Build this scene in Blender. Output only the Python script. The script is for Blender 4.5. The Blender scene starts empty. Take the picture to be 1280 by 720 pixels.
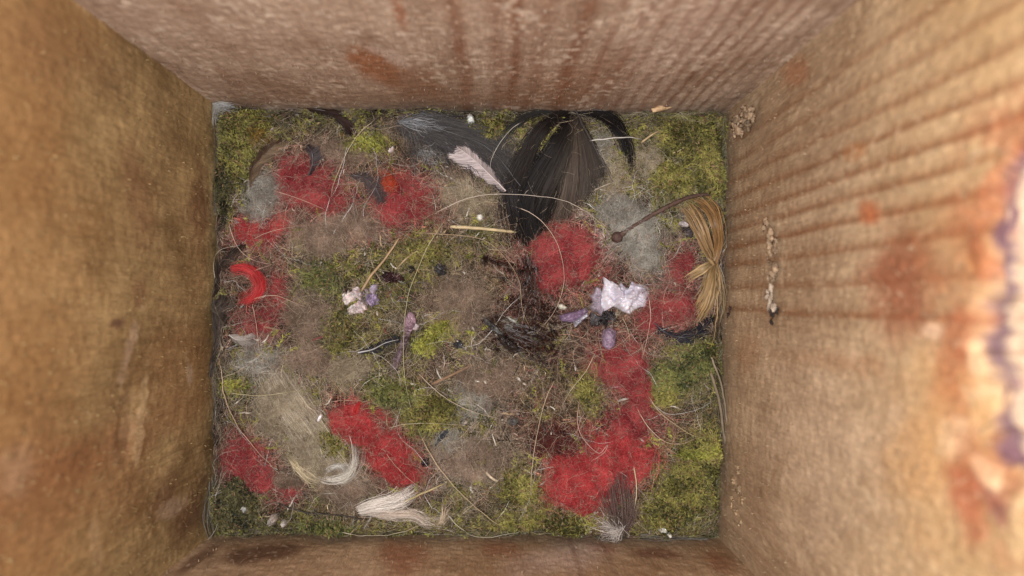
import bpy, math
import numpy as np
from mathutils import Matrix, Vector

# ------------------------------------------------------------------ camera, light, exposure
SC = bpy.context.scene
COL = SC.collection
FPX = 925.0                 # focal length in pixels of the 1280 px wide photograph
D = 0.172                   # camera height above the nest, metres
VPX, VPY = 620.0, 388.0     # where "straight down" falls in the photograph
fwd = Vector(((640 - VPX) / FPX, (VPY - 360) / FPX, -1)).normalized()
upv = (Vector((0, 1, 0)) - fwd * fwd.y).normalized()
rgt = fwd.cross(upv).normalized()
cam_d = bpy.data.cameras.new("camera")
cam = bpy.data.objects.new("camera", cam_d)
COL.objects.link(cam)
m = Matrix((rgt, upv, -fwd)).transposed().to_4x4()
m.translation = (0, 0, D)
cam.matrix_world = m
cam_d.sensor_width = 36
cam_d.lens = 36 * FPX / 1280
cam_d.clip_start = 0.002
cam_d.clip_end = 10
cam_d.dof.use_dof = True
cam_d.dof.focus_distance = D - 0.001
cam_d.dof.aperture_fstop = 13.0
SC.camera = cam

W = bpy.data.worlds.new("World")
SC.world = W
W.use_nodes = True
W.node_tree.nodes["Background"].inputs[0].default_value = (0.95, 0.96, 1.0, 1)
W.node_tree.nodes["Background"].inputs[1].default_value = 0.30

def area(name, loc, target, size, power, color):
    l = bpy.data.lights.new(name, 'AREA')
    l.shape = 'DISK'; l.size = size; l.energy = power; l.color = color
    o = bpy.data.objects.new(name, l); COL.objects.link(o)
    o.location = loc
    o.rotation_euler = (Vector(target) - Vector(loc)).to_track_quat('-Z', 'Y').to_euler()
    return o
area("flash_lamp", (-0.014, -0.008, 0.200), (0.004, 0, 0), 0.016, 0.43, (0.97, 0.98, 1.0))
area("daylight_from_open_lid", (-0.10, 0.05, 0.30), (0.03, -0.01, 0.05), 0.12, 0.21, (1.0, 0.90, 0.76))

SC.view_settings.view_transform = 'Standard'
SC.view_settings.look = 'None'
SC.view_settings.exposure = 0.0
SC.view_settings.gamma = 1.0
SC.render.engine = 'CYCLES'

# ------------------------------------------------------------------ numeric helpers
RNG = np.random.default_rng(7)
_T = np.random.default_rng(3).random((16, 256, 256))
def vn(x, y, s, seed=0):
    """smooth value noise in 0..1; s = cell size in the unit of x, y"""
    T = _T[seed % 16]
    x = np.asarray(x) / s + 37.7 * (seed + 1); y = np.asarray(y) / s + 91.3 * (seed + 1)
    xi = np.floor(x).astype(int); yi = np.floor(y).astype(int)
    fx = x - xi; fy = y - yi
    fx = fx * fx * (3 - 2 * fx); fy = fy * fy * (3 - 2 * fy)
    x0 = xi % 256; x1 = (xi + 1) % 256; y0 = yi % 256; y1 = (yi + 1) % 256
    return (T[x0, y0] * (1 - fx) + T[x1, y0] * fx) * (1 - fy) + (T[x0, y1] * (1 - fx) + T[x1, y1] * fx) * fy
def fbm(x, y, s, seed=0, o=4):
    a = 0; amp = 1; tot = 0
    for i in range(o):
        t = 0.6 + 1.1 * i + seed; ct, st = math.cos(t), math.sin(t)
        a = a + amp * vn(x * ct - y * st, x * st + y * ct, s / 2 ** i, seed + i); tot += amp; amp *= 0.55
    return a / tot
def sst(a, b, x):
    t = np.clip((x - a) / (b - a), 0, 1)
    return t * t * (3 - 2 * t)
def mix(a, b, w):
    w = np.asarray(w)[..., None]
    return a * (1 - w) + np.asarray(b) * w

_f = np.array(fwd); _r = np.array(rgt); _u = np.array(upv)
def unproj(px, py, z):
    px = np.asarray(px, float); py = np.asarray(py, float)
    d = _f + ((px - 640) / FPX)[..., None] * _r + ((360 - py) / FPX)[..., None] * _u
    t = (np.asarray(z) - D) / d[..., 2]
    return d[..., 0] * t, d[..., 1] * t
def proj(x, y, z):
    v = np.stack([x, y, np.asarray(z) - D + 0 * x], -1)
    c = v @ _f
    c = np.where(c < 1e-4, 1e-4, c)
    return 640 + FPX * (v @ _r) / c, 360 - FPX * (v @ _u) / c

# the four inner corners of the box at nest height
cx_, cy_ = unproj([268, 914, 905, 258], [130, 136, 680, 674], np.zeros(4))
TL, TR, BR, BL = [np.array([cx_[i], cy_[i]]) for i in range(4)]
XL, XR, YB, YT = (TL[0] + BL[0]) / 2, (TR[0] + BR[0]) / 2, (BL[1] + BR[1]) / 2, (TL[1] + TR[1]) / 2
ZTOP = 0.165
ZBOT = -0.020
def xl(y): return TL[0] + (BL[0] - TL[0]) * (y - TL[1]) / (BL[1] - TL[1])
def xr(y): return TR[0] + (BR[0] - TR[0]) * (y - TR[1]) / (BR[1] - TR[1])
def yt(x): return TL[1] + (TR[1] - TL[1]) * (x - TL[0]) / (TR[0] - TL[0])
def yb(x): return BL[1] + (BR[1] - BL[1]) * (x - BL[0]) / (BR[0] - BL[0])

def hgt(x, y):
    """height of the nest surface"""
    u = x / 0.06; v = (y + 0.002) / 0.05
    r = np.sqrt(u * u + v * v)
    h = -0.0055 + 0.0068 * sst(0.15, 0.85, r)
    e = np.minimum(np.minimum(x - xl(y), xr(y) - x), np.minimum(y - yb(x), yt(x) - y))
    mm = 1000
    bank = fbm(x * mm, y * mm, 9, 12, 3)
    h = h - (0.0015 + 0.0075 * bank) * (1 - sst(0.0, 0.0015 + 0.0065 * fbm(x * mm, y * mm, 6, 9, 2), e)) + 0.004 * (bank - .45) * (1 - sst(0.004, 0.016, e))
    h = h + 0.0044 * (fbm(x * mm, y * mm, 13, 1) - 0.5) + 0.0036 * (fbm(x * mm, y * mm, 4.5, 5) - 0.5)
    return h
def P(px, py, lift=0.0):
    z = np.zeros(np.shape(px))
    for _ in range(3):
        x, y = unproj(px, py, z)
        z = hgt(x, y) + lift
    return np.stack([x, y, z], -1)
def PXM(mm): return mm  # lengths are given in mm in the tables below

# ------------------------------------------------------------------ object helpers
def link(name, me, mat=None, parent=None):
    o = bpy.data.objects.new(name, me)
    COL.objects.link(o)
    if mat is not None: me.materials.append(mat)
    if parent is not None: o.parent = parent
    return o
def thing(name, label, cat, group=None):
    o = bpy.data.objects.new(name, None); COL.objects.link(o)
    o.empty_display_size = 0.004
    o['label'] = label; o['category'] = cat
    if group: o['group'] = group
    return o
def tag(o, label, cat, group=None, kind=None):
    if label: o['label'] = label
    if cat: o['category'] = cat
    if group: o['group'] = group
    if kind: o['kind'] = kind
    return o

class G:
    """collects vertices, faces and vertex colours"""
    def __init__(s): s.v = []; s.c = []; s.q = []; s.n = 0
    def add(s, v, c, q):
        v = np.asarray(v, float).reshape(-1, 3)
        c = np.broadcast_to(np.asarray(c, float), (len(v), 3))
        s.v.append(v); s.c.append(c); s.q.append(np.asarray(q, int).reshape(-1, 4) + s.n); s.n += len(v)
    def build(s, name, mat, parent=None, smooth=True):
        v = np.concatenate(s.v); c = np.concatenate(s.c); q = np.concatenate(s.q)
        me = bpy.data.meshes.new(name)
        me.vertices.add(len(v)); me.vertices.foreach_set("co", v.astype(np.float32).ravel())
        me.loops.add(len(q) * 4); me.loops.foreach_set("vertex_index", q.astype(np.int32).ravel())
        me.polygons.add(len(q)); me.polygons.foreach_set("loop_start", np.arange(0, len(q) * 4, 4, dtype=np.int32))
        me.polygons.foreach_set("use_smooth", np.full(len(q), smooth))
        me.update(calc_edges=True)
        a = me.color_attributes.new("Col", 'FLOAT_COLOR', 'POINT')
        cc = np.ones((len(v), 4), np.float32); cc[:, :3] = np.clip(c, 0, 1)
        a.data.foreach_set("color", cc.ravel())
        return link(name, me, mat, parent)

def grid_quads(nu, nv, wrap=False):
    i, j = np.meshgrid(np.arange(nu if wrap else nu - 1), np.arange(nv - 1), indexing='ij')
    i2 = (i + 1) % nu
    return np.stack([i * nv + j, i2 * nv + j, i2 * nv + j + 1, i * nv + j + 1], -1).reshape(-1, 4)

def ribbons(g, pts, wid, col, tilt=0.7, rng=RNG):
    """pts (N,K,3) wid (N,K) or scalar, col (N,3) or (N,K,3)"""
    N, K, _ = pts.shape
    t = np.gradient(pts, axis=1)
    t /= np.linalg.norm(t, axis=2, keepdims=True) + 1e-12
    up = np.array([0, 0, 1.0]) + rng.normal(0, tilt, (N, 1, 3))
    s = np.cross(t, np.broadcast_to(up, t.shape))
    s /= np.linalg.norm(s, axis=2, keepdims=True) + 1e-12
    w = np.broadcast_to(wid, (N, K))[..., None] * 0.5
    v = np.stack([pts - s * w, pts + s * w], 2)      # N,K,2,3
    col = np.asarray(col)
    if col.ndim == 2: col = col[:, None, :]
    c = np.broadcast_to(col[:, :, None, :], (N, K, 2, 3)).reshape(-1, 3)
    b = (np.arange(N) * K * 2)[:, None] + (np.arange(K - 1) * 2)[None, :]
    q = np.stack([b, b + 1, b + 3, b + 2], -1).reshape(-1, 4)
    g.add(v.reshape(-1, 3), c, q)

def tube(g, pts, rad, col, sides=6):
    pts = np.asarray(pts, float); K = len(pts)
    t = np.gradient(pts, axis=0); t /= np.linalg.norm(t, axis=1, keepdims=True) + 1e-12
    s = np.cross(t, np.array([0.02, 0.03, 1.0])); s /= np.linalg.norm(s, axis=1, keepdims=True) + 1e-12
    n = np.cross(s, t)
    a = np.arange(sides) / sides * 2 * np.pi
    rad = np.broadcast_to(rad, (K,))
    v = pts[None] + rad[None, :, None] * (np.cos(a)[:, None, None] * s[None] + np.sin(a)[:, None, None] * n[None])
    col = np.asarray(col, float)
    c = np.broadcast_to(col, (sides, K, 3)).reshape(-1, 3)
    g.add(v.reshape(-1, 3), c, grid_quads(sides, K, True))

def curve(pts, n):
    """Catmull-Rom through the rows of pts, n samples"""
    p = np.asarray(pts, float)
    p = np.vstack([2 * p[0] - p[1], p, 2 * p[-1] - p[-2]])
    k = len(p) - 3
    u = np.linspace(0, k - 1e-6, n); i = u.astype(int); f = (u - i)[:, None]
    a, b, c, d = p[i], p[i + 1], p[i + 2], p[i + 3]
    return 0.5 * (2 * b + (c - a) * f + (2 * a - 5 * b + 4 * c - d) * f * f + (3 * b - a - 3 * c + d) * f ** 3)

# ------------------------------------------------------------------ materials
def mat_vcol(name, rough=0.7, spec=0.3, sheen=0.0, bump=0.0, bscale=3000, coat=0.0, trans=0.0, var=0.0, sss=0.0):
    mt = bpy.data.materials.new(name); mt.use_nodes = True
    nt = mt.node_tree; b = nt.nodes["Principled BSDF"]
    at = nt.nodes.new("ShaderNodeVertexColor"); at.layer_name = "Col"
    csock = at.outputs[0]
    geo = nt.nodes.new("ShaderNodeNewGeometry")
    if var > 0:
        n1 = nt.nodes.new("ShaderNodeTexNoise"); n1.inputs["Scale"].default_value = 900
        n1.inputs["Detail"].default_value = 6; n1.inputs["Roughness"].default_value = 0.7
        nt.links.new(geo.outputs["Position"], n1.inputs["Vector"])
        mr = nt.nodes.new("ShaderNodeMapRange")
        mr.inputs["From Min"].default_value = 0.3; mr.inputs["From Max"].default_value = 0.7
        mr.inputs["To Min"].default_value = 1 - var; mr.inputs["To Max"].default_value = 1 + var
        nt.links.new(n1.outputs["Fac"], mr.inputs["Value"])
        mx = nt.nodes.new("ShaderNodeVectorMath"); mx.operation = 'SCALE'
        nt.links.new(csock, mx.inputs[0]); nt.links.new(mr.outputs[0], mx.inputs["Scale"])
        csock = mx.outputs[0]
    nt.links.new(csock, b.inputs["Base Color"])
    b.inputs["Roughness"].default_value = rough
    b.inputs["Specular IOR Level"].default_value = spec
    b.inputs["Sheen Weight"].default_value = sheen
    b.inputs["Coat Weight"].default_value = coat; b.inputs["Coat Roughness"].default_value = 0.08
    if sss:
        b.inputs["Subsurface Weight"].default_value = sss; b.inputs["Subsurface Scale"].default_value = 0.001
    if bump > 0:
        n = nt.nodes.new("ShaderNodeTexNoise"); n.inputs["Scale"].default_value = bscale
        n.inputs["Detail"].default_value = 5
        nt.links.new(geo.outputs["Position"], n.inputs["Vector"])
        bp = nt.nodes.new("ShaderNodeBump"); bp.inputs["Strength"].default_value = bump
        bp.inputs["Distance"].default_value = 0.0006
        nt.links.new(n.outputs["Fac"], bp.inputs["Height"]); nt.links.new(bp.outputs[0], b.inputs["Normal"])
    if trans > 0:
        tr = nt.nodes.new("ShaderNodeBsdfTranslucent"); nt.links.new(csock, tr.inputs[0])
        ms = nt.nodes.new("ShaderNodeMixShader"); ms.inputs[0].default_value = trans
        out = nt.nodes["Material Output"]
        nt.links.new(b.outputs[0], ms.inputs[1]); nt.links.new(tr.outputs[0], ms.inputs[2])
        nt.links.new(ms.outputs[0], out.inputs[0])
    return mt
M_WOOD = mat_vcol("rough_sawn_wood", 0.7, 0.25, bump=0.30, bscale=3200, var=0.14)
def wood_grain(mt):
    nt = mt.node_tree; b = nt.nodes["Principled BSDF"]
    src = b.inputs["Base Color"].links[0].from_socket
    geo = nt.nodes.new("ShaderNodeNewGeometry")
    mp = nt.nodes.new("ShaderNodeVectorMath"); mp.operation = 'MULTIPLY'; mp.inputs[1].default_value = (1, 1, 0.16)
    nt.links.new(geo.outputs["Position"], mp.inputs[0])
    n = nt.nodes.new("ShaderNodeTexNoise"); n.inputs["Scale"].default_value = 2300; n.inputs["Detail"].default_value = 4; n.inputs["Roughness"].default_value = 0.65
    nt.links.new(mp.outputs[0], n.inputs["Vector"])
    mr = nt.nodes.new("ShaderNodeMapRange"); mr.inputs["From Min"].default_value = 0.3; mr.inputs["From Max"].default_value = 0.7
    mr.inputs["To Min"].default_value = 0.78; mr.inputs["To Max"].default_value = 1.20
    nt.links.new(n.outputs["Fac"], mr.inputs["Value"])
    v = nt.nodes.new("ShaderNodeVectorMath"); v.operation = 'SCALE'
    nt.links.new(src, v.inputs[0]); nt.links.new(mr.outputs[0], v.inputs["Scale"]); nt.links.new(v.outputs[0], b.inputs["Base Color"])
    bp = nt.nodes.new("ShaderNodeBump"); bp.inputs["Strength"].default_value = 0.35; bp.inputs["Distance"].default_value = 0.0005
    nt.links.new(n.outputs["Fac"], bp.inputs["Height"])
    old = b.inputs["Normal"].links[0].from_socket
    nt.links.new(old, bp.inputs["Normal"]); nt.links.new(bp.outputs[0], b.inputs["Normal"])
wood_grain(M_WOOD)
M_CRUMB = mat_vcol("wood_crumbs", 0.8, 0.2, bump=0.8, bscale=1500, var=0.25)
M_BED = mat_vcol("matted_lining", 0.85, 0.2, bump=0.9, bscale=2200, var=0.35)
M_WOOL = mat_vcol("wool_fibre", 0.7, 0.25, trans=0.3)
M_MOSS = mat_vcol("moss_leaf", 0.6, 0.3, trans=0.3)
M_HAIR = mat_vcol("hair", 0.35, 0.5)
M_FEATH = mat_vcol("dark_feather", 0.62, 0.15, trans=0.12)
M_DOWN = mat_vcol("pale_down", 0.5, 0.4, trans=0.35)
M_STRAW = mat_vcol("dry_straw", 0.5, 0.4, trans=0.15, var=0.15)
M_WET = mat_vcol("wet_matter", 0.22, 0.4, bump=0.9, bscale=1500, coat=0.3, var=0.3)
M_WETH = mat_vcol("wet_hair", 0.38, 0.35)
M_CLOT = mat_vcol("sticky_clot", 0.3, 0.5, bump=1.0, bscale=2600, coat=0.7, var=0.3)
M_BEAD = mat_vcol("glint_bead", 0.05, 1.0, coat=1.0)
M_DROP = mat_vcol("white_dropping", 0.4, 0.5, bump=0.45, bscale=700, coat=0.25, var=0.06, sss=0.2)
M_BARK = mat_vcol("twig_bark", 0.6, 0.4, bump=0.9, bscale=1500, var=0.3)
M_SILK = mat_vcol("spider_silk", 0.4, 0.5, trans=0.5)

# ------------------------------------------------------------------ the nest box (one thing, wall parts)
def blot(px, py, cx, cy, rx, ry, rot=0, soft=0.35, wob=0.35, seed=0, ws=28):
    a = math.radians(rot)
    dx = (px - cx) * math.cos(a) + (py - cy) * math.sin(a)
    dy = -(px - cx) * math.sin(a) + (py - cy) * math.cos(a)
    r = np.sqrt((dx / rx) ** 2 + (dy / ry) ** 2)
    r = r + wob * 2 * (fbm(px, py, ws, seed, 3) - 0.5)
    return 1 - sst(1 - soft, 1 + soft, r)

def wood_base(s, z, seed, c1, c2, grain=0.5, freq=6.0):
    """s = mm across the grain, z = mm along it"""
    w = s + 5 * (fbm(s, z * 0.25, 20, seed, 3) - 0.5)
    g = vn(w, z * 0.03, freq, seed + 1)
    fine = vn(w, z * 0.06, 0.7, seed + 2)
    mott = fbm(s, z * 0.7, 9, seed + 3, 4)
    t = np.clip(0.5 + grain * (g - 0.5) + 0.35 * (fine - 0.5) + 1.3 * (mott - 0.5), 0, 1)
    c = mix(np.broadcast_to(np.array(c1), t.shape + (3,)), np.array(c2), t)
    return c, g, fine, mott
def streak(d, w):
    return np.exp(-(d / w) ** 2)

box = thing('nest_box', 'rough wooden nest box seen from inside with fuzzy sawn walls and a chewed entrance hole', 'nest box')

def wall_grid(a, b, nrm, n_u, n_v, colf, dispf, name, label):
    """a, b floor corners; nrm points into the box"""
    u = np.linspace(-0.02, 1.02, n_u); z = ZBOT + (ZTOP - ZBOT) * np.linspace(0, 1, n_v)
    U, Z = np.meshgrid(u, z, indexing='ij')
    X = a[0] + (b[0] - a[0]) * U; Y = a[1] + (b[1] - a[1]) * U
    S = U * np.linalg.norm(b - a) * 1000; ZM = Z * 1000
    px, py = proj(X, Y, Z)
    C = colf(S, ZM, px, py)
    Dp = dispf(S, ZM, px, py) * 0.001
    Xd = X + nrm[0] * Dp; Yd = Y + nrm[1] * Dp
    g = G()
    g.add(np.stack([Xd, Yd, Z], -1), C.reshape(-1, 3), grid_quads(n_u, n_v))
    # thickness: back sheet and rim
    T = 0.018
    bx_ = X - nrm[0] * T; by_ = Y - nrm[1] * T
    ring_i = [(i, 0) for i in range(n_u)] + [(n_u - 1, j) for j in range(1, n_v)] + [(i, n_v - 1) for i in range(n_u - 2, -1, -1)] + [(0, j) for j in range(n_v - 2, 0, -1)]
    I = np.array([r[0] for r in ring_i]); J = np.array([r[1] for r in ring_i])
    fr = np.stack([Xd[I, J], Yd[I, J], Z[I, J]], -1); bk = np.stack([bx_[I, J], by_[I, J], Z[I, J]], -1)
    mid = np.broadcast_to(bk.mean(0), bk.shape)
    g.add(np.stack([fr, bk, mid], 1).reshape(-1, 3), (0.4, 0.27, 0.15), grid_quads(len(ring_i), 3, True))
    o = g.build(name, M_WOOD, box)
    o['label'] = label
    return o

def col_left(S, Z, px, py):
    c, g, fine, mott = wood_base(S, Z, 2, (0.175, 0.108, 0.045), (0.45, 0.315, 0.150), 0.35, 12)
    c = mix(c, (0.34, 0.165, 0.060), 0.55 * sst(190, 20, px + 90 * (fbm(px, py, 80, 1) - .5)))
    c = mix(c, (0.23, 0.105, 0.045), 0.55 * blot(px, py, 40, 620, 150, 70, -22, 0.5, 0.4, 1, 60))
    c = mix(c, (0.25, 0.115, 0.05), 0.5 * blot(px, py, 100, 575, 150, 22, -26, 0.6, 0.4, 4, 40))
    c = mix(c, (0.30, 0.16, 0.07), 0.5 * blot(px, py, 235, 470, 60, 55, 0, 0.5, 0.4, 5, 40))
    c = mix(c, (0.24, 0.12, 0.06), 0.5 * blot(px, py, 172, 235, 16, 60, -10, 0.6, 0.5, 3, 25))
    c = mix(c, (0.22, 0.11, 0.05), 0.45 * blot(px, py, 60, 60, 80, 40, 30, 0.7, 0.5, 6, 50))
    c = mix(c, (0.20, 0.10, 0.05), 0.7 * blot(px, py, 250, 265, 12, 50, 0, 0.5, 0.5, 3, 15))
    c = mix(c, (0.16, 0.085, 0.05), 0.9 * blot(px, py, 146, 404, 9, 6, -10, 0.4, 0.3, 3, 8))
    c = mix(c, (0.20, 0.10, 0.05), 0.6 * blot(px, py, 175, 365, 10, 16, 0, 0.5, 0.3, 3, 8))
    c = mix(c, (0.14, 0.07, 0.04), 0.75 * blot(px, py, 235, 645, 16, 40, 25, 0.5, 0.6, 8, 20))
    c = mix(c, (0.16, 0.08, 0.045), 0.6 * blot(px, py, 205, 620, 12, 30, 20, 0.5, 0.6, 9, 20))
    c = mix(c, (0.58, 0.42, 0.30), 0.45 * blot(px, py, 160, 440, 5, 38, 15, 0.6, 1.0, 2, 10))
    c = mix(c, (0.60, 0.44, 0.25), 0.5 * blot(px, py, 176, 525, 4, 50, 6, 0.6, 1.4, 3, 9))
    c = mix(c, (0.45, 0.30, 0.17), 0.4 * blot(px, py, 158, 540, 12, 34, 6, 0.7, 1.3, 4, 12))
    c = mix(c, (0.55, 0.38, 0.22), 0.35 * blot(px, py, 120, 680, 6, 30, -4, 0.7, 0.8, 5, 14))
    c = mix(c, (0.50, 0.36, 0.24), 0.25 * blot(px, py, 18, 590, 22, 30, 20, 0.6, 0.5, 5, 24))
    c = mix(c, (0.48, 0.36, 0.26), 0.6 * blot(px, py, 236, 468, 4, 14, 0, 0.5, 0.4, 6, 8))
    c = mix(c, (0.50, 0.37, 0.26), 0.5 * blot(px, py, 215, 635, 16, 9, -40, 0.5, 0.5, 7, 12))
    sp = vn(S, Z * .6, 0.8, 9) * 0.6 + 0.4 * fbm(S, Z, 7, 8, 2)
    c = mix(c, (0.56, 0.40, 0.21), 0.40 * sst(0.62, 0.85, sp) * sst(60, 200, px)); c = mix(c, (0.17, 0.095, 0.045), 0.25 * sst(0.36, 0.22, sp))
    return c
def dis_left(S, Z, px, py):
    d = 0.5 * (fbm(S, Z * 0.5, 5, 3) - 0.5) + 0.22 * (fbm(S, Z, 1.3, 6, 3) - 0.5)
    d = d + 0.12 * blot(px, py, 176, 530, 9, 55, 6, 0.4, 0.6, 3, 12) * (0.4 + vn(S, Z, 1.2, 3)) - 0.4 * blot(px, py, 160, 530, 10, 40, 6, 0.5, 0.3, 4)
    return d
def col_top(S, Z, px, py):
    c, g, fine, mott = wood_base(S, Z, 5, (0.29, 0.190, 0.130), (0.50, 0.375, 0.285), 0.2, 9)
    # growth rings: dark stripes running up the wall, closer together towards the right
    n = S / 119.0
    for s0, w, a in ((0.12, 1.0, .15), (0.26, 0.8, .15), (0.478, 1.6, .75), (0.535, 1.8, .5), (0.562, 1.4, .75), (0.60, 2.4, .45), (0.655, 1.6, .7), (0.70, 1.0, .5), (0.735, 1.0, .6),
                     (0.765, 0.8, .65), (0.795, 0.7, .6), (0.822, 0.7, .7), (0.847, 0.6, .65), (0.870, 0.6, .7), (0.892, 0.5, .6), (0.913, 0.5, .5), (0.935, 0.6, .4)):
        s = s0 * 119 + 1.6 * (fbm(Z, S * 0 + s0 * 300, 22, 2, 3) - 0.5)
        c = mix(c, (0.22, 0.10, 0.055), np.clip(1.2 * a * streak(S - s, w * .9) * (0.65 + 0.5 * vn(S, Z, 6, 4)), 0, 1))
    c = mix(c, (0.30, 0.105, 0.035), 0.8 * blot(px, py, 468, 82, 36, 16, 28, 0.5, 0.4, 1, 16) * (px > 428))
    c = mix(c, (0.25, 0.12, 0.06), 0.6 * blot(px, py, 515, 102, 42, 18, 18, 0.5, 0.5, 2, 20))
    c = mix(c, (0.30, 0.12, 0.06), 0.7 * blot(px, py, 500, 15, 7, 24, -20, 0.5, 0.3, 3, 14))
    c = mix(c, (0.27, 0.15, 0.09), 0.45 * blot(px, py, 405, 125, 190, 12, 0, 0.6, 0.4, 3, 30))
    c = mix(c, (0.24, 0.13, 0.08), 0.5 * blot(px, py, 290, 100, 26, 7, 38, 0.5, 0.7, 4, 16))
    c = mix(c, (0.60, 0.47, 0.40), 0.5 * blot(px, py, 485, 68, 28, 7, 25, 0.5, 0.6, 6, 12))
    c = mix(c, (0.26, 0.12, 0.06), 0.5 * blot(px, py, 715, 108, 60, 26, -20, 0.6, 0.6, 6, 24))
    c = mix(c, (0.58, 0.44, 0.36), 0.35 * blot(px, py, 850, 45, 90, 40, -40, 0.8, 0.5, 7, 30))
    sp = vn(S, Z * .6, 0.85, 9) * 0.6 + 0.4 * fbm(S, Z * .5, 7, 8, 2)
    c = mix(c, (0.68, 0.56, 0.45), 0.55 * sst(0.60, 0.80, sp))
    c = mix(c, (0.22, 0.13, 0.08), 0.3 * sst(0.38, 0.22, sp))
    return c
def dis_top(S, Z, px, py):
    d = 0.4 * (fbm(S, Z * 0.5, 6, 2) - 0.5) + 0.3 * (fbm(S, Z, 1.2, 6, 3) - 0.5)
    d = d + 0.10 * np.sin(S * 2.3 + 9 * fbm(S, Z * .2, 12, 1)) * sst(70, 90, S)
    return d
def col_bot(S, Z, px, py):
    c, g, fine, mott = wood_base(S, Z, 8, (0.27, 0.16, 0.085), (0.46, 0.32, 0.20), 0.3, 9)
    c = mix(c, (0.12, 0.06, 0.035), 0.85 * blot(px, py, 325, 692, 55, 10, -8, 0.5, 0.5, 2, 22))
    c = mix(c, (0.13, 0.065, 0.04), 0.7 * blot(px, py, 245, 700, 32, 7, -35, 0.5, 0.5, 3, 18))
    c = mix(c, (0.28, 0.11, 0.055), 0.7 * blot(px, py, 505, 695, 30, 24, -30, 0.5, 0.5, 4, 22))
    c = mix(c, (0.27, 0.11, 0.06), 0.6 * blot(px, py, 625, 686, 26, 12, 10, 0.6, 0.5, 5, 16))
    c = mix(c, (0.24, 0.09, 0.05), 0.75 * blot(px, py, 750, 683, 22, 7, 10, 0.5, 0.5, 6, 16))
    c = mix(c, (0.18, 0.08, 0.05), 0.75 * blot(px, py, 825, 692, 38, 6, 5, 0.5, 0.5, 7, 16))
    c = mix(c, (0.24, 0.10, 0.05), 0.6 * blot(px, py, 900, 705, 22, 10, 25, 0.5, 0.5, 7, 16))
    c = mix(c, (0.56, 0.42, 0.36), 0.6 * blot(px, py, 700, 698, 60, 16, -8, 0.7, 0.5, 8, 26))
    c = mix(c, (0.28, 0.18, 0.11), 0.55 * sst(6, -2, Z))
    for s0 in (0.70, 0.76):
        c = mix(c, (0.20, 0.11, 0.07), 0.6 * streak(S - s0 * 119, 0.5))
    sp = vn(S, Z, 0.7, 9); c = mix(c, (0.62, 0.48, 0.34), 0.5 * sst(0.8, 0.95, sp))
    return c
def dis_bot(S, Z, px, py):
    return 0.5 * (fbm(S, Z * 0.5, 6, 4) - 0.5) + 0.35 * (fbm(S, Z, 1.2, 7, 3) - 0.5)
wall_grid(TL, BL, (1, 0), 250, 400, col_left, dis_left, 'wall', 'orange brown fuzzy sawn wooden wall on the left')
wall_grid(TR, TL, (0, -1), 280, 400, lambda S, Z, a, b: col_top(119 - S, Z, a, b), lambda S, Z, a, b: dis_top(119 - S, Z, a, b), 'wall', 'pinkish brown wooden wall at the top with dark grain stripes')
wall_grid(BL, BR, (0, 1), 240, 300, col_bot, dis_bot, 'wall', 'stained wooden wall along the bottom')

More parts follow.
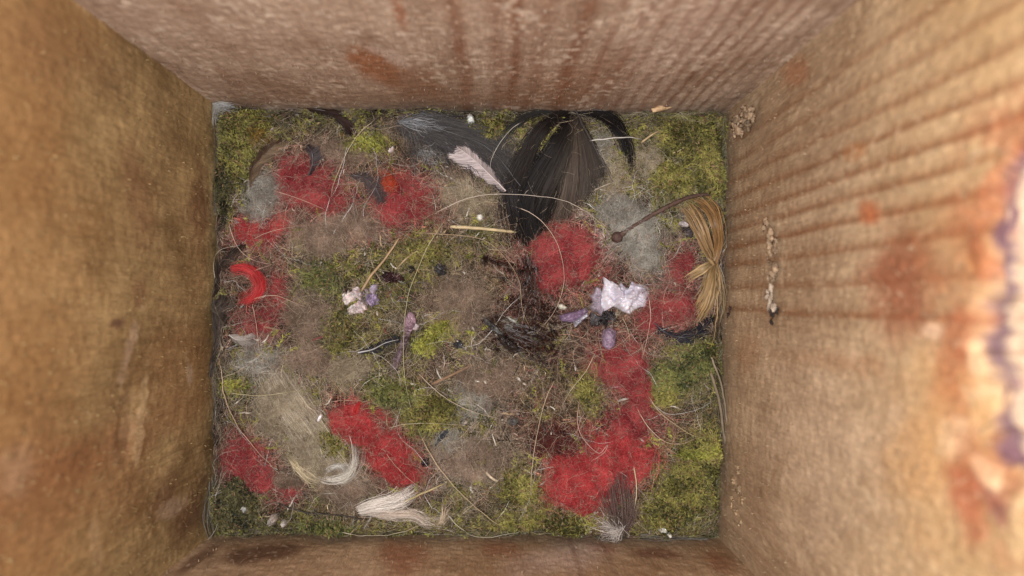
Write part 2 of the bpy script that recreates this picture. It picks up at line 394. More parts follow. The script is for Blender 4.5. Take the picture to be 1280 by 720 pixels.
# right wall with the entrance hole
def col_right(S, Z, px, py):
    """S = mm from the lower corner up the picture"""
    c, g, fine, mott = wood_base(S, Z, 11, (0.26, 0.165, 0.095), (0.48, 0.345, 0.220), 0.25, 10)
    c = mix(c, (0.56, 0.37, 0.17), 0.5 * sst(1010, 1260, px + 60 * (fbm(px, py, 60, 2) - .5)))
    up = sst(43, 53, S)
    for k, s0 in enumerate((53.5, 58.5, 63.5, 67.5, 71.5, 75.0, 79.0, 83.0, 87.5, 92.0)):
        s = s0 + 1.1 * (fbm(Z, S * 0 + s0 * 9, 45, 2, 3) - 0.5) - 0.02 * Z
        d = S - s
        c = mix(c, (0.22, 0.095, 0.04), 1.3 * np.array((0.62, 0.5, 0.6, 0.7, 0.62, 0.65, 0.6, 0.5, 0.4, 0.4))[k] * np.where(d < 0, streak(d, 0.35), streak(d, 1.1)) * (0.75 + 0.35 * vn(S, Z, 9, 5)))
    for s0 in (4.5, 9.0, 13.0):
        c = mix(c, (0.26, 0.15, 0.08), 0.35 * streak(S - s0 + 0.03 * Z, 0.5))
    c = mix(c, (0.24, 0.075, 0.035), 0.85 * blot(px, py, 1130, 350, 42, 70, 0, 0.6, 0.45, 1, 40))
    c = mix(c, (0.42, 0.13, 0.05), 0.8 * blot(px, py, 1088, 265, 13, 14, 0, 0.7, 0.4, 2, 16))
    c = mix(c, (0.40, 0.17, 0.06), 0.6 * blot(px, py, 1070, 190, 12, 10, -30, 0.7, 0.4, 3, 16))
    c = mix(c, (0.36, 0.15, 0.07), 0.6 * blot(px, py, 995, 90, 18, 16, -50, 0.6, 0.5, 3, 16))
    c = mix(c, (0.33, 0.14, 0.06), 0.7 * blot(px, py, 1215, 290, 45, 70, 20, 0.7, 0.4, 4, 40))
    c = mix(c, (0.40, 0.13, 0.06), 0.7 * blot(px, py, 1200, 420, 26, 80, 8, 0.6, 0.6, 5, 34))
    c = mix(c, (0.50, 0.27, 0.11), 0.6 * blot(px, py, 1180, 560, 60, 90, 0, 0.7, 0.6, 6, 44))
    c = mix(c, (0.34, 0.10, 0.05), 0.8 * blot(px, py, 1208, 620, 20, 56, -12, 0.6, 0.5, 6, 30))
    c = mix(c, (0.20, 0.06, 0.06), 0.8 * blot(px, py, 1243, 625, 12, 36, -30, 0.6, 0.5, 7, 20))
    c = mix(c, (0.50, 0.25, 0.10), 0.7 * blot(px, py, 1225, 325, 14, 16, 0, 0.6, 0.5, 7, 20))
    c = mix(c, (0.70, 0.48, 0.28), 0.8 * blot(px, py, 1196, 546, 20, 22, 20, 0.6, 0.4, 8, 20))
    c = mix(c, (0.76, 0.54, 0.32), 0.8 * blot(px, py, 1230, 590, 9, 34, -35, 0.5, 0.4, 9, 18))
    c = mix(c, (0.72, 0.48, 0.28), 0.75 * blot(px, py, 1222, 448, 10, 22, 0, 0.5, 0.4, 9, 18))
    c = mix(c, (0.72, 0.50, 0.34), 0.7 * blot(px, py, 1166, 414, 11, 9, 0, 0.5, 0.4, 9, 18))
    c = mix(c, (0.34, 0.17, 0.08), 0.45 * blot(px, py, 1050, 455, 60, 14, 8, 0.7, 0.6, 3, 26))
    c = mix(c, (0.35, 0.19, 0.10), 0.5 * blot(px, py, 935, 440, 12, 30, 0, 0.7, 0.6, 3, 16))
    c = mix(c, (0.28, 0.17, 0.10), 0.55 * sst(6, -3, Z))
    c = mix(c, (0.62, 0.46, 0.32), 0.4 * blot(px, py, 1030, 560, 80, 90, 0, 0.8, 0.8, 5, 24))
    sp = vn(S, Z * .6, 0.9, 9) * 0.6 + 0.4 * fbm(S, Z * .5, 8, 8, 2)
    c = mix(c, (0.62, 0.47, 0.31), 0.30 * sst(0.62, 0.85, sp))
    c = mix(c, (0.28, 0.16, 0.09), 0.18 * sst(0.38, 0.20, sp))
    return c
def right_wall():
    # hole outline found on the wall plane
    hp = [(1252, 215), (1241, 300), (1239, 370), (1237, 400), (1240, 450), (1246, 500), (1262, 560), (1284, 610)]
    # centre of the hole on the wall: y and z
    def onwall(px, py):
        d = _f + ((px - 640) / FPX) * _r + ((360 - py) / FPX) * _u
        t = XR / d[0]
        return d[1] * t, D + d[2] * t
    ys, zs = zip(*[onwall(*p) for p in hp])
    cy = (ys[0] + ys[-1]) / 2 - 0.000; cz = min(zs) + 0.017
    nA, nR = 1100, 250
    A = np.arange(nA) / nA * 2 * np.pi
    # hole radius by angle: traced where the photo shows it, a rough circle elsewhere
    tr_a = np.array([math.atan2(z - cz, y - cy) for y, z in zip(ys, zs)]); tr_r = np.array([math.hypot(z - cz, y - cy) for y, z in zip(ys, zs)])
    o = np.argsort(tr_a); tr_a, tr_r = tr_a[o], tr_r[o]
    ang = (A + np.pi) % (2 * np.pi) - np.pi
    R = np.interp(ang, np.concatenate([[-np.pi * 1.05], tr_a, [0.25, np.pi * 0.8]]), np.concatenate([[0.0185], tr_r, [0.0185, 0.0185]]))
    R = R + 0.0016 * (vn(np.cos(A) * 3, np.sin(A) * 3, 0.25, 4) - 0.5) + 0.0006 * (vn(np.cos(A) * 3, np.sin(A) * 3, 0.07, 5) - 0.5)
    ca, sa = np.cos(A), np.sin(A)
    y0, y1, z0, z1 = YB - 0.002, YT + 0.002, ZBOT, ZTOP
    tx = np.where(ca > 0, (y1 - cy) / np.maximum(ca, 1e-9), (y0 - cy) / np.minimum(ca, -1e-9))
    tz = np.where(sa > 0, (z1 - cz) / np.maximum(sa, 1e-9), (z0 - cz) / np.minimum(sa, -1e-9))
    O = np.minimum(tx, tz)
    T = np.linspace(0, 1, nR)[None, :]
    rad = R[:, None] * (1 - T) + O[:, None] * T
    Y = cy + rad * ca[:, None]; Z = cz + rad * sa[:, None]
    X = xr(Y)
    px, py = proj(X, Y, Z)
    S = (Y - YB) * 1000; ZM = Z * 1000
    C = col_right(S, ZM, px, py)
    edge = (rad - R[:, None]) * 1000
    Dp = 0.5 * (fbm(S, ZM * 0.5, 6, 2) - 0.5) + 0.3 * (fbm(S, ZM, 1.2, 6, 3) - 0.5)
    gnaw = 1 - sst(1, 9, edge + 4 * (fbm(S, ZM, 6, 7) - .5))
    Dp = Dp + gnaw * (2.4 * (fbm(S, ZM * 0.45, 4.0, 9, 3) - 0.5)) - 1.6 * np.exp(-edge / 1.2)
    C = mix(C, (0.34, 0.11, 0.05), 0.6 * sst(.45, .65, fbm(S, ZM, 5, 8, 3)) * (1 - sst(3, 14, edge)))
    C = mix(C, (0.09, 0.045, 0.075), 0.85 * (1 - sst(0.2, 2.6, edge + 5 * (fbm(S, ZM, 4, 5, 3) - .42))))  # purple dark edge: worn wood with painted shadow and colour fringing
    g = G()
    g.add(np.stack([X - Dp * 0.001, Y, Z], -1), C.reshape(-1, 3), grid_quads(nA, nR, True))
    # outer sheet of the board
    T2 = np.linspace(0, 1, 12)[None, :]
    rb = R[:, None] * (1 - T2) + O[:, None] * T2
    g.add(np.stack([X[:, :12] * 0 + XR + 0.018, cy + rb * ca[:, None], cz + rb * sa[:, None]], -1), (0.42, 0.30, 0.18), grid_quads(nA, 12, True))
    w = g.build('wall', M_WOOD, box)
    w['label'] = 'bright wooden wall on the right with the entrance hole'
    # lining of the hole, widening to the outside
    nL = 50
    L = np.linspace(0, 1, nL)[None, :]
    rl = R[:, None] + 0.0003 + 0.0012 * L ** 0.5 * (0.6 + vn(np.cos(A) * 9, np.sin(A) * 9, 1, 2))[:, None] + 0.0008 * (fbm(A[:, None] * 20 + 0 * L, L * 18 + 0 * A[:, None], 2.2, 3) - 0.5)
    lx = X[:, :1] + 0.0012 + L * 0.0172
    ly = cy + rl * ca[:, None]; lz = cz + rl * sa[:, None]
    lc = np.broadcast_to(np.array((0.60, 0.43, 0.29)), lx.shape + (3,)) * (0.8 + 0.4 * fbm(A[:, None] * 18 + 0 * L, L * 8 + 0 * A[:, None], 3, 4))[..., None]
    lc = mix(lc, (0.14, 0.07, 0.10), 0.85 * (1 - sst(0.0, 0.16, L + 0.12 * (vn(A[:, None] * 30 + 0 * L, L * 3 + 0 * A[:, None], 1, 6) - .5))))  # start of the lining darkened too: wear plus painted rim shadow
    lc = mix(lc, (0.62, 0.30, 0.22), 0.5 * sst(0.5, 0.75, fbm(A[:, None] * 18 + 0 * L, L * 5 + 0 * A[:, None], 3, 7)))
    g = G(); g.add(np.stack([lx, ly, lz], -1), lc.reshape(-1, 3), grid_quads(nA, nL, True))
    h = g.build('entrance_hole', M_WOOD, box)
    h['label'] = 'chewed rim and pale lining of the entrance hole'
    return cy, cz, R
HCY, HCZ, HR = right_wall()

# wood fuzz raised by the saw on all four walls
def wall_fuzz():
    g = G()
    rng = np.random.default_rng(11)
    for side, N in (('L', 1500), ('T', 1500), ('R', 1500), ('B', 800)):
        u = rng.random(N); z = -0.004 + 0.115 * rng.random(N) ** 1.25
        if side == 'L': base = np.stack([xl(0) + 0 * u, YB + (YT - YB) * u, z], -1); nrm = np.array([1, 0, 0]); tg = np.array([0, 1, 0]); base[:, 0] = xl(base[:, 1])
        if side == 'R': base = np.stack([XR + 0 * u, YB + (YT - YB) * u, z], -1); nrm = np.array([-1, 0, 0]); tg = np.array([0, 1, 0]); base[:, 0] = xr(base[:, 1])
        if side == 'T': base = np.stack([XL + (XR - XL) * u, YT + 0 * u, z], -1); nrm = np.array([0, -1, 0]); tg = np.array([1, 0, 0]); base[:, 1] = yt(base[:, 0])
        if side == 'B': base = np.stack([XL + (XR - XL) * u, YB + 0 * u, z], -1); nrm = np.array([0, 1, 0]); tg = np.array([1, 0, 0]); base[:, 1] = yb(base[:, 0])
        if side == 'R':
            k = np.hypot(base[:, 1] - HCY, base[:, 2] - HCZ) > 0.021
            base = base[k]
        N = len(base)
        ln = 0.0005 + 0.0030 * rng.random(N) ** 3
        a = rng.normal(0, 0.7, N)
        dr = np.cos(a)[:, None] * np.array([0, 0, 1.0]) + np.sin(a)[:, None] * tg
        t = np.linspace(-0.5, 0.5, 4)
        lift = (0.00012 + 0.00035 * rng.random(N))
        pts = base[:, None] + dr[:, None] * (ln[:, None] * t)[..., None] + nrm * (lift[:, None] * (1.2 - (2 * t) ** 2))[..., None]
        s = np.cross(dr, nrm)
        w = (0.00002 + 0.00005 * rng.random(N))[:, None, None]
        v = np.stack([pts - s[:, None] * w, pts + s[:, None] * w], 2)
        cc = np.array({'L': (0.60, 0.44, 0.21), 'T': (0.62, 0.47, 0.35), 'R': (0.70, 0.53, 0.34), 'B': (0.60, 0.44, 0.28)}[side]) * (0.42 + 0.40 * rng.random(N))[:, None]
        c = np.broadcast_to(cc[:, None, None], (N, 4, 2, 3)).reshape(-1, 3)
        b = (np.arange(N) * 8)[:, None] + (np.arange(3) * 2)[None]
        g.add(v.reshape(-1, 3), c, np.stack([b, b + 1, b + 3, b + 2], -1))
    o = g.build('wood_fibres', M_STRAW, box)
    o['kind'] = 'stuff'
wall_fuzz()
fl = G(); fl.add([(XL - .01, YB - .01, ZBOT), (XR + .01, YB - .01, ZBOT), (XR + .01, YT + .01, ZBOT), (XL - .01, YT + .01, ZBOT)], (0.35, 0.24, 0.14), [0, 1, 2, 3])
fl.build('floor_board', M_WOOD, box)

# ------------------------------------------------------------------ what the nest is made of, by place, with painted rim shade
KC = {  # dark colour, light colour
 'red':     ((0.19, 0.016, 0.022), (0.60, 0.105, 0.110)),
 'redhot':  ((0.30, 0.018, 0.024), (0.74, 0.110, 0.110)),
 'orange':  ((0.32, 0.022, 0.012), (0.62, 0.110, 0.045)),
 'dullred': ((0.15, 0.055, 0.042), (0.44, 0.21, 0.17)),
 'darkred': ((0.040, 0.007, 0.006), (0.17, 0.030, 0.026)),
 'moss':    ((0.034, 0.033, 0.009), (0.38, 0.345, 0.095)),
 'green':   ((0.024, 0.032, 0.012), (0.27, 0.275, 0.085)),
 'bright':  ((0.080, 0.090, 0.014), (0.46, 0.45, 0.095)),
 'deep':    ((0.012, 0.013, 0.007), (0.17, 0.155, 0.065)),
 'gold':    ((0.100, 0.060, 0.012), (0.42, 0.27, 0.060)),
 'cream':   ((0.240, 0.195, 0.125), (0.64, 0.55, 0.40)),
 'grey':    ((0.200, 0.185, 0.155), (0.62, 0.60, 0.53)),
 'fawn':    ((0.150, 0.102, 0.070), (0.50, 0.37, 0.275)),
 'brown':   ((0.065, 0.042, 0.026), (0.36, 0.27, 0.19)),
 'dark':    ((0.010, 0.008, 0.006), (0.07, 0.055, 0.045)),
 'slate':   ((0.050, 0.048, 0.046), (0.24, 0.23, 0.22)),
}
# background zones (no object of their own): cx, cy, rx, ry, rot, kind, strength, soft
ZONES = [
 (590, 170, 330, 45, 0, 'deep', .6, .5), (276, 400, 22, 290, 0, 'dark', .75, .5), (330, 655, 110, 40, 0, 'deep', .9, .4), (600, 655, 330, 28, 0, 'moss', .6, .5),  # narrow dark strip by the left wall is painted rim shade
 (898, 400, 18, 300, 0, 'dark', .65, .5), (420, 150, 170, 12, 0, 'dark', .8, .5), (300, 210, 50, 90, 0, 'moss', .6, .5), (440, 170, 70, 25, 0, 'fawn', .7, .5), (360, 195, 40, 22, 0, 'fawn', .7, .5),  # dark strips at the right wall and top edge are painted rim shade
 (430, 290, 110, 40, 0, 'fawn', .85, .5), (480, 220, 110, 45, 0, 'dullred', .45, .5), (560, 215, 60, 60, 0, 'brown', .6, .5), (590, 260, 50, 30, 0, 'cream', .5, .5),
 (540, 390, 190, 120, 0, 'brown', .6, .6), (430, 380, 60, 80, 0, 'moss', .55, .5), (380, 340, 55, 80, 0, 'brown', .6, .5), (310, 330, 50, 110, 0, 'dullred', .6, .5),
 (400, 450, 110, 30, 0, 'fawn', .8, .5), (320, 460, 40, 30, 0, 'grey', .5, .5), (590, 480, 90, 60, 0, 'brown', .7, .5), (600, 600, 110, 50, 0, 'fawn', .55, .5),
 (580, 580, 40, 45, 0, 'grey', .6, .5), (650, 610, 50, 30, 0, 'moss', .6, .5), (700, 480, 60, 60, 0, 'moss', .55, .5), (590, 520, 60, 16, 0, 'slate', .6, .5),
 (640, 500, 90, 45, 10, 'dullred', .35, .6), (700, 400, 60, 60, 0, 'dullred', .45, .6), (820, 350, 60, 60, 0, 'dullred', .7, .5), (730, 270, 50, 60, 0, 'fawn', .5, .5),
 (830, 230, 70, 60, 0, 'cream', .55, .5), (860, 180, 60, 50, 0, 'moss', .8, .5), (770, 250, 60, 40, 0, 'grey', .5, .5), (865, 470, 50, 50, 0, 'green', .8, .5),
 (780, 540, 70, 120, 0, 'dullred', .6, .5), (850, 610, 70, 60, 0, 'moss', .75, .5), (505, 550, 40, 30, 0, 'slate', .6, .5), (470, 440, 40, 24, 0, 'deep', .7, .5),
 (600, 440, 80, 40, 0, 'fawn', .45, .6), (560, 560, 60, 40, 0, 'grey', .35, .6), (500, 345, 70, 22, 0, 'deep', .85, .5), (530, 315, 90, 24, 0, 'moss', .6, .5), (655, 400, 48, 60, 0, 'darkred', .8, .5), (660, 420, 46, 28, 20, 'dark', .85, .6), (662, 355, 16, 40, 0, 'dark', .85, .6), (640, 400, 30, 20, 0, 'dullred', .5, .6),
 (700, 550, 36, 26, 0, 'darkred', .8, .5), (430, 615, 70, 28, 10, 'fawn', .7, .5), (620, 340, 60, 40, 0, 'brown', .6, .5), (640, 345, 30, 28, 0, 'dullred', .5, .5),
 (350, 150, 70, 12, 0, 'deep', .9, .5), (820, 420, 60, 16, 0, 'dark', .6, .6), (545, 345, 60, 16, 0, 'deep', .5, .5),  # thin deep strip on the top edge is painted rim shade
]
# clumps that are objects: name, label, cx, cy, rx, ry, rot, kind, mound mm, density, label category
CL = []
def clump(kind, form, label, parts, h, group, dens=1.0): CL.append((kind, form, label, parts, h, group, dens))
RW = 'tufts of red wool'
clump('red', 'wool', 'crimson wool tuft in the upper left of the nest, left of the orange-centred tuft', [(382, 228, 42, 30, 15), (408, 250, 30, 22, 0)], 1.3, RW)
clump('red', 'wool', 'red wool tuft with an orange spot under the grey feather', [(508, 250, 38, 32, 10), (490, 262, 26, 22, 0)], 1.2, RW, .8)
clump('orange', 'wool', 'small bright orange spot of wool set in a red tuft', [(490, 233, 13, 17, -10)], 2.0, RW)
clump('redhot', 'wool', 'small red wool tuft just above the curled red strand by the left wall', [(312, 292, 22, 17, 0), (340, 290, 14, 20, 30)], 1.2, RW)
clump('red', 'wool', 'faded red wool tuft below the curled red strand', [(324, 404, 22, 24, 20), (350, 362, 12, 26, 0)], .8, RW, .6)
clump('red', 'wool', 'large round red wool tuft below the tip of the black feather', [(705, 322, 46, 44, 10), (690, 345, 28, 24, 0)], 2.2, RW)
clump('red', 'wool', 'red wool tuft between the white dropping and the tan palm fibres', [(840, 385, 40, 22, -15), (815, 398, 22, 16, 0), (852, 335, 14, 22, 20)], 1.4, RW, .8)
clump('red', 'wool', 'tall red wool tuft directly below the white dropping', [(775, 458, 36, 34, -20), (800, 490, 24, 34, -20), (785, 530, 26, 26, 0)], 1.6, RW)
clump('redhot', 'wool', 'biggest bright red wool tuft beside the brown feather near the bottom', [(722, 600, 44, 40, 0), (775, 568, 48, 34, 5), (752, 590, 40, 36, 0)], 2.0, RW)
clump('redhot', 'wool', 'bright red wool tuft running diagonally between green moss and white down', [(448, 532, 38, 26, 30), (488, 568, 34, 28, 35), (505, 590, 22, 20, 0)], 2.0, RW)
clump('red', 'wool', 'red wool tuft in the lower left corner of the nest', [(308, 572, 34, 30, 30), (328, 600, 22, 24, 30)], 1.4, RW, .8)
clump('red', 'wool', 'smallest red wool tuft, just right of the lower left corner tuft', [(360, 613, 17, 9, 15)], 1.0, RW)
clump('darkred', 'wool', 'dark maroon wool tuft left of the biggest red tuft', [(700, 552, 34, 22, 10)], 1.2, RW, .7)
MG = 'clumps of moss'
clump('moss', 'moss', 'olive moss clump in the upper left corner under the pale silk', [(302, 160, 34, 24, 0), (296, 200, 26, 30, 0)], 2.0, MG)
clump('gold', 'moss', 'golden patch of moss beside the upper left corner clump', [(322, 165, 15, 12, 30)], 2.2, MG)
clump('deep', 'moss', 'dark moss clump along the left wall beneath the corner moss', [(283, 230, 18, 45, 0)], 1.6, MG)
clump('moss', 'moss', 'moss clump filling the upper right corner of the nest', [(868, 178, 44, 34, 10), (888, 220, 24, 36, 0)], 2.4, MG)
clump('moss', 'moss', 'yellowish moss clump left of the palm fibres', [(835, 222, 34, 22, 20)], 1.6, MG)
clump('bright', 'moss', 'bright yellow green moss sprig beside the slender purple scrap', [(546, 413, 30, 11, -38), (525, 432, 12, 7, 0)], 2.0, MG)
clump('green', 'moss', 'dark green moss clump left of the central olive clump', [(488, 492, 28, 20, 0)], 2.2, MG)
clump('moss', 'moss', 'central olive moss clump below the slender purple scrap', [(540, 518, 40, 24, 5)], 2.2, MG)
clump('moss', 'moss', 'moss clump left of the diagonal red tuft', [(417, 558, 18, 22, 0), (410, 545, 16, 14, 0)], 1.8, MG)
clump('green', 'moss', 'moss clump at the right wall level with the tall red tuft', [(862, 452, 34, 30, 0), (835, 470, 26, 30, 0)], 1.8, MG)
clump('moss', 'moss', 'ring shaped moss clump crossing the tall red tuft', [(826, 490, 24, 20, 0)], 1.6, MG, .7)
clump('moss', 'moss', 'large moss clump in the lower right corner', [(860, 600, 44, 48, 0), (880, 560, 24, 30, 0), (835, 640, 40, 20, 0)], 2.4, MG)
clump('bright', 'moss', 'yellow green moss patch on the lower right corner clump', [(880, 562, 22, 10, -10), (862, 566, 20, 8, 0)], 3.2, MG, .7)
clump('deep', 'moss', 'dark moss clump in the lower left corner', [(296, 630, 34, 32, 0)], 2.0, MG)
clump('green', 'moss', 'moss sprig right of the lower left corner against the bottom wall', [(405, 660, 44, 9, 0)], 2.0, MG)
clump('moss', 'moss', 'moss strip along the bottom wall left of the brown feather', [(700, 655, 55, 12, 5), (640, 655, 40, 10, 0)], 2.0, MG)
clump('moss', 'moss', 'moss clump right of the tall vertical hair near the bottom centre', [(650, 608, 30, 24, 0)], 1.6, MG, .7)
clump('moss', 'moss', 'moss clump left of the large round red tuft row, near the two dark lumps', [(530, 318, 34, 18, -10)], 1.4, MG, .7)
clump('moss', 'moss', 'moss patch below the pale crumpled scrap', [(432, 405, 18, 22, 0), (428, 430, 12, 14, 0)], 1.4, MG, .7)
clump('green', 'moss', 'moss patch above the pale crumpled scrap', [(402, 345, 24, 20, -20)], 1.4, MG, .6)
clump('bright', 'moss', 'small horizontal moss sprig by the left wall', [(300, 480, 22, 5, 5)], 1.6, MG)
clump('bright', 'moss', 'moss patch at the top edge left of the grey feather', [(460, 183, 28, 12, 0)], 1.6, MG, .7)
clump('moss', 'moss', 'moss patch between the maroon tuft and the wet dark patch', [(733, 490, 16, 26, -10)], 1.6, MG, .8)
clump('moss', 'moss', 'moss patch at the top edge between grey feather and black feather', [(610, 163, 34, 14, 0)], 1.4, MG, .7)
FG = 'mats of pale fur'
clump('cream', 'wool', 'cream fur mat in the lower left of the nest', [(360, 515, 44, 38, 20), (392, 552, 38, 34, 30), (350, 490, 30, 20, 0), (400, 585, 34, 16, 20)], 2.0, FG, .9)
clump('cream', 'wool', 'small cream fur mat above the dark green moss', [(438, 462, 32, 18, -10)], 1.8, FG, .9)
clump('grey', 'wool', 'large pale grey fur mat between the black feather and the twig', [(795, 290, 40, 34, 0), (808, 322, 22, 22, 0), (770, 262, 34, 22, 0)], 2.0, FG, .9)
clump('grey', 'wool', 'silvery fur tuft left of the upper left crimson tuft', [(330, 240, 20, 26, 10), (326, 264, 16, 14, 0)], 2.2, FG, .9)
clump('fawn', 'wool', 'fawn fur mat around the middle left of the nest', [(400, 300, 44, 26, 5), (440, 285, 44, 20, 0)], 1.2, FG, .8)
clump('fawn', 'wool', 'fawn fur mat under the white down at the bottom', [(430, 605, 44, 22, 10), (360, 600, 20, 14, 0)], 1.4, FG, .8)
clump('cream', 'wool', 'thin cream fur mat above the palm fibres', [(812, 205, 30, 24, 10), (760, 215, 26, 34, 0)], 1.0, FG, .6)
clump('fawn', 'wool', 'brown fur mat in the middle of the nest right of the two dark lumps', [(575, 375, 44, 36, 0)], .8, FG, .8)
clump('fawn', 'wool', 'brown fur mat below the central olive moss', [(590, 575, 50, 34, 0)], .8, FG, .8)

clump('grey', 'wool', 'thin grey fur mat by the left wall above the cream fur mat', [(322, 452, 34, 26, 20)], 1.0, FG, .5)
clump('cream', 'wool', 'faint pale fur veil under the white feather', [(585, 245, 44, 26, 20)], 1.0, FG, .5)
clump('grey', 'wool', 'faint grey fur veil in the lower middle beside the central moss', [(588, 505, 34, 20, 10), (560, 545, 26, 18, 0)], .8, FG, .5)
clump('fawn', 'wool', 'pinkish brown fur veil between the two lower red tufts', [(610, 470, 46, 26, 0)], .8, FG, .5)
clump('fawn', 'wool', 'pale brown fur veil above the two upper red tufts', [(430, 190, 44, 16, 5)], .9, FG, .5)
clump('grey', 'wool', 'small pale fur veil inside the arch of the thin black feather', [(752, 190, 20, 26, 0)], .9, FG, .6)
clump('fawn', 'wool', 'brown pink fur veil right of the faded red tuft', [(385, 395, 26, 44, 0), (390, 450, 50, 18, 0)], .9, FG, .6)
def kcol(kind, t):
    a, b = (np.array(k) for k in KC[kind])
    return a + (b - a) * np.asarray(t)[..., None]
def pw(px, py, p, soft=.35, wob=.5, seed=0):
    return blot(px, py, p[0], p[1], p[2], p[3], p[4], soft, wob, seed, 15)
def field(px, py):
    """colour of the loose lining at a place, painted rim shade included"""
    t = np.clip(fbm(px, py, 9, 2, 4) * 1.5 - 0.25, 0, 1)
    t2 = fbm(px, py, 40, 6, 3)
    c = mix(kcol('brown', t), kcol('deep', t), sst(0.42, 0.58, t2))
    c = mix(c, kcol('fawn', t), 0.5 * sst(0.55, 0.7, fbm(px, py, 30, 9, 3)))
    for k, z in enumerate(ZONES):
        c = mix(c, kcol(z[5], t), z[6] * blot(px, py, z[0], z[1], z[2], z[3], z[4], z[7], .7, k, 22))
    c = mix(c, kcol('moss', t), 0.55 * sst(0.58, 0.68, fbm(px, py, 13, 11, 3)))
    c = mix(c, kcol('grey', t), 0.45 * sst(0.64, 0.76, fbm(px, py, 10, 13, 3)))
    c = mix(c, kcol('dullred', t), 0.45 * sst(0.60, 0.72, fbm(px, py, 24, 8, 3)))
    for k, (kind, form, lab, parts, h, gr, dn) in enumerate(CL):
        if kind in ('red', 'redhot'):
            for p in parts: c = mix(c, kcol('dullred', t) * 1.1, 0.6 * blot(px, py, p[0], p[1], p[2] * 1.7, p[3] * 1.7, p[4], .6, .9, k + 2, 22))
    c = c * (1 - 0.85 * sst(0.54, 0.70, fbm(px, py, 9, 14, 3)))[..., None]
    for k, (kind, form, lab, parts, h, gr, dn) in enumerate(CL):
        w = 0
        for p in parts: w = np.maximum(w, blot(px, py, p[0], p[1], p[2] * 1.1, p[3] * 1.1, p[4], .45, .6, k, 15))
        c = mix(c, kcol(kind, t), 0.7 * dn * w)
    return c

# ------------------------------------------------------------------ fibres
def clampbox(p, m=0.0004):
    x, y = p[..., 0], p[..., 1]
    a, b = xl(y) + m, xr(y) - m
    x = np.where(x < a, np.minimum(a + 0.5 * (a - x), a + .002), x); x = np.where(x > b, np.maximum(b - 0.5 * (x - b), b - .002), x)
    a, b = yb(x) + m, yt(x) - m
    y = np.where(y < a, np.minimum(a + 0.5 * (a - y), a + .002), y); y = np.where(y > b, np.maximum(b - 0.5 * (y - b), b - .002), y)
    p[..., 0], p[..., 1] = x, y
    return p
def strands(x, y, ln, K, curl, rise, rng, direc=None, hover=0.0001, top=None):
    """curly strands lying on the nest: returns (N,K,3)"""
    N = len(x)
    a = rng.random(N) * 2 * np.pi if direc is None else direc
    k = rng.normal(0, curl, N); k2 = rng.normal(0, curl * 1.2, (N, K)).cumsum(1) * 0.35
    ang = a[:, None] + k[:, None] * np.linspace(-0.5, 0.5, K) * 2 + k2
    st = (ln / (K - 1))[:, None]
    X = x[:, None] + np.cumsum(np.cos(ang) * st, 1); Y = y[:, None] + np.cumsum(np.sin(ang) * st, 1)
    X -= (X.mean(1) - x)[:, None]; Y -= (Y.mean(1) - y)[:, None]
    t = np.linspace(0, 1, K)
    r = rise * rng.random(N)
    base = hgt(X, Y)
    if top is not None: base = np.maximum(base, top(X, Y))
    Z = base + hover + r[:, None] * np.sin(np.pi * t) ** 0.7 * (0.6 + 0.4 * rng.random((N, K)))
    return clampbox(np.stack([X, Y, Z], -1))

def moss_geo(g, x, y, kind, rng, top, ln0=0.0055):
    """moss shoots: curved stems set with small pointed leaves"""
    N = len(x); K = 9
    dirf = 2 * np.pi * 2.2 * fbm(x * 1000, y * 1000, 9, 3, 2) + rng.normal(0, 0.6, N)
    ln = ln0 * (0.5 + 0.9 * rng.random(N))
    p = strands(x, y, ln, K, 0.6, 0.0020, rng, dirf, 0.0001, top)
    tone = np.clip(0.9 * rng.random(N) + 1.6 * (fbm(x * 1000, y * 1000, 3.0, 7, 2) - 0.5), 0, 1)
    c = kcol(kind, np.clip(0.05 + 0.8 * tone, 0, 1))
    ribbons(g, p, 0.00013, c * 1.25, 0.4, rng)
    t = np.gradient(p, axis=1); t /= np.linalg.norm(t, axis=2, keepdims=True) + 1e-12
    s = np.cross(t, np.array([0, 0, 1.0])); s /= np.linalg.norm(s, axis=2, keepdims=True) + 1e-12
    for sg in (-1, 1):
        root = p.reshape(-1, 3) + rng.normal(0, 0.00008, (N * K, 3))
        d = (t * 0.75 + s * sg * 0.75 + np.array([0, 0, 0.35])).reshape(-1, 3) + rng.normal(0, 0.3, (N * K, 3))
        d /= np.linalg.norm(d, axis=1, keepdims=True)
        L = (0.00050 + 0.00062 * rng.random(N * K))[:, None]
        w = np.cross(d, np.array([0, 0, 1.0]) + rng.normal(0, .5, d.shape)); w /= np.linalg.norm(w, axis=1, keepdims=True) + 1e-9
        w *= L * 0.17
        v = np.stack([root, root + d * L * 0.45 + w, root + d * L, root + d * L * 0.45 - w], 1)
        cc = kcol(kind, np.clip(np.repeat(0.02 + 0.85 * tone, K) + rng.normal(0, 0.20, N * K), 0, 1.4))
        dead = np.repeat(rng.random(N) < 0.16, K)
        cc[dead] = np.array((0.26, 0.17, 0.085)) * (0.4 + 0.9 * rng.random((dead.sum(), 1)))
        g.add(v.reshape(-1, 3), np.repeat(cc, 4, 0), np.arange(N * K * 4).reshape(-1, 4))

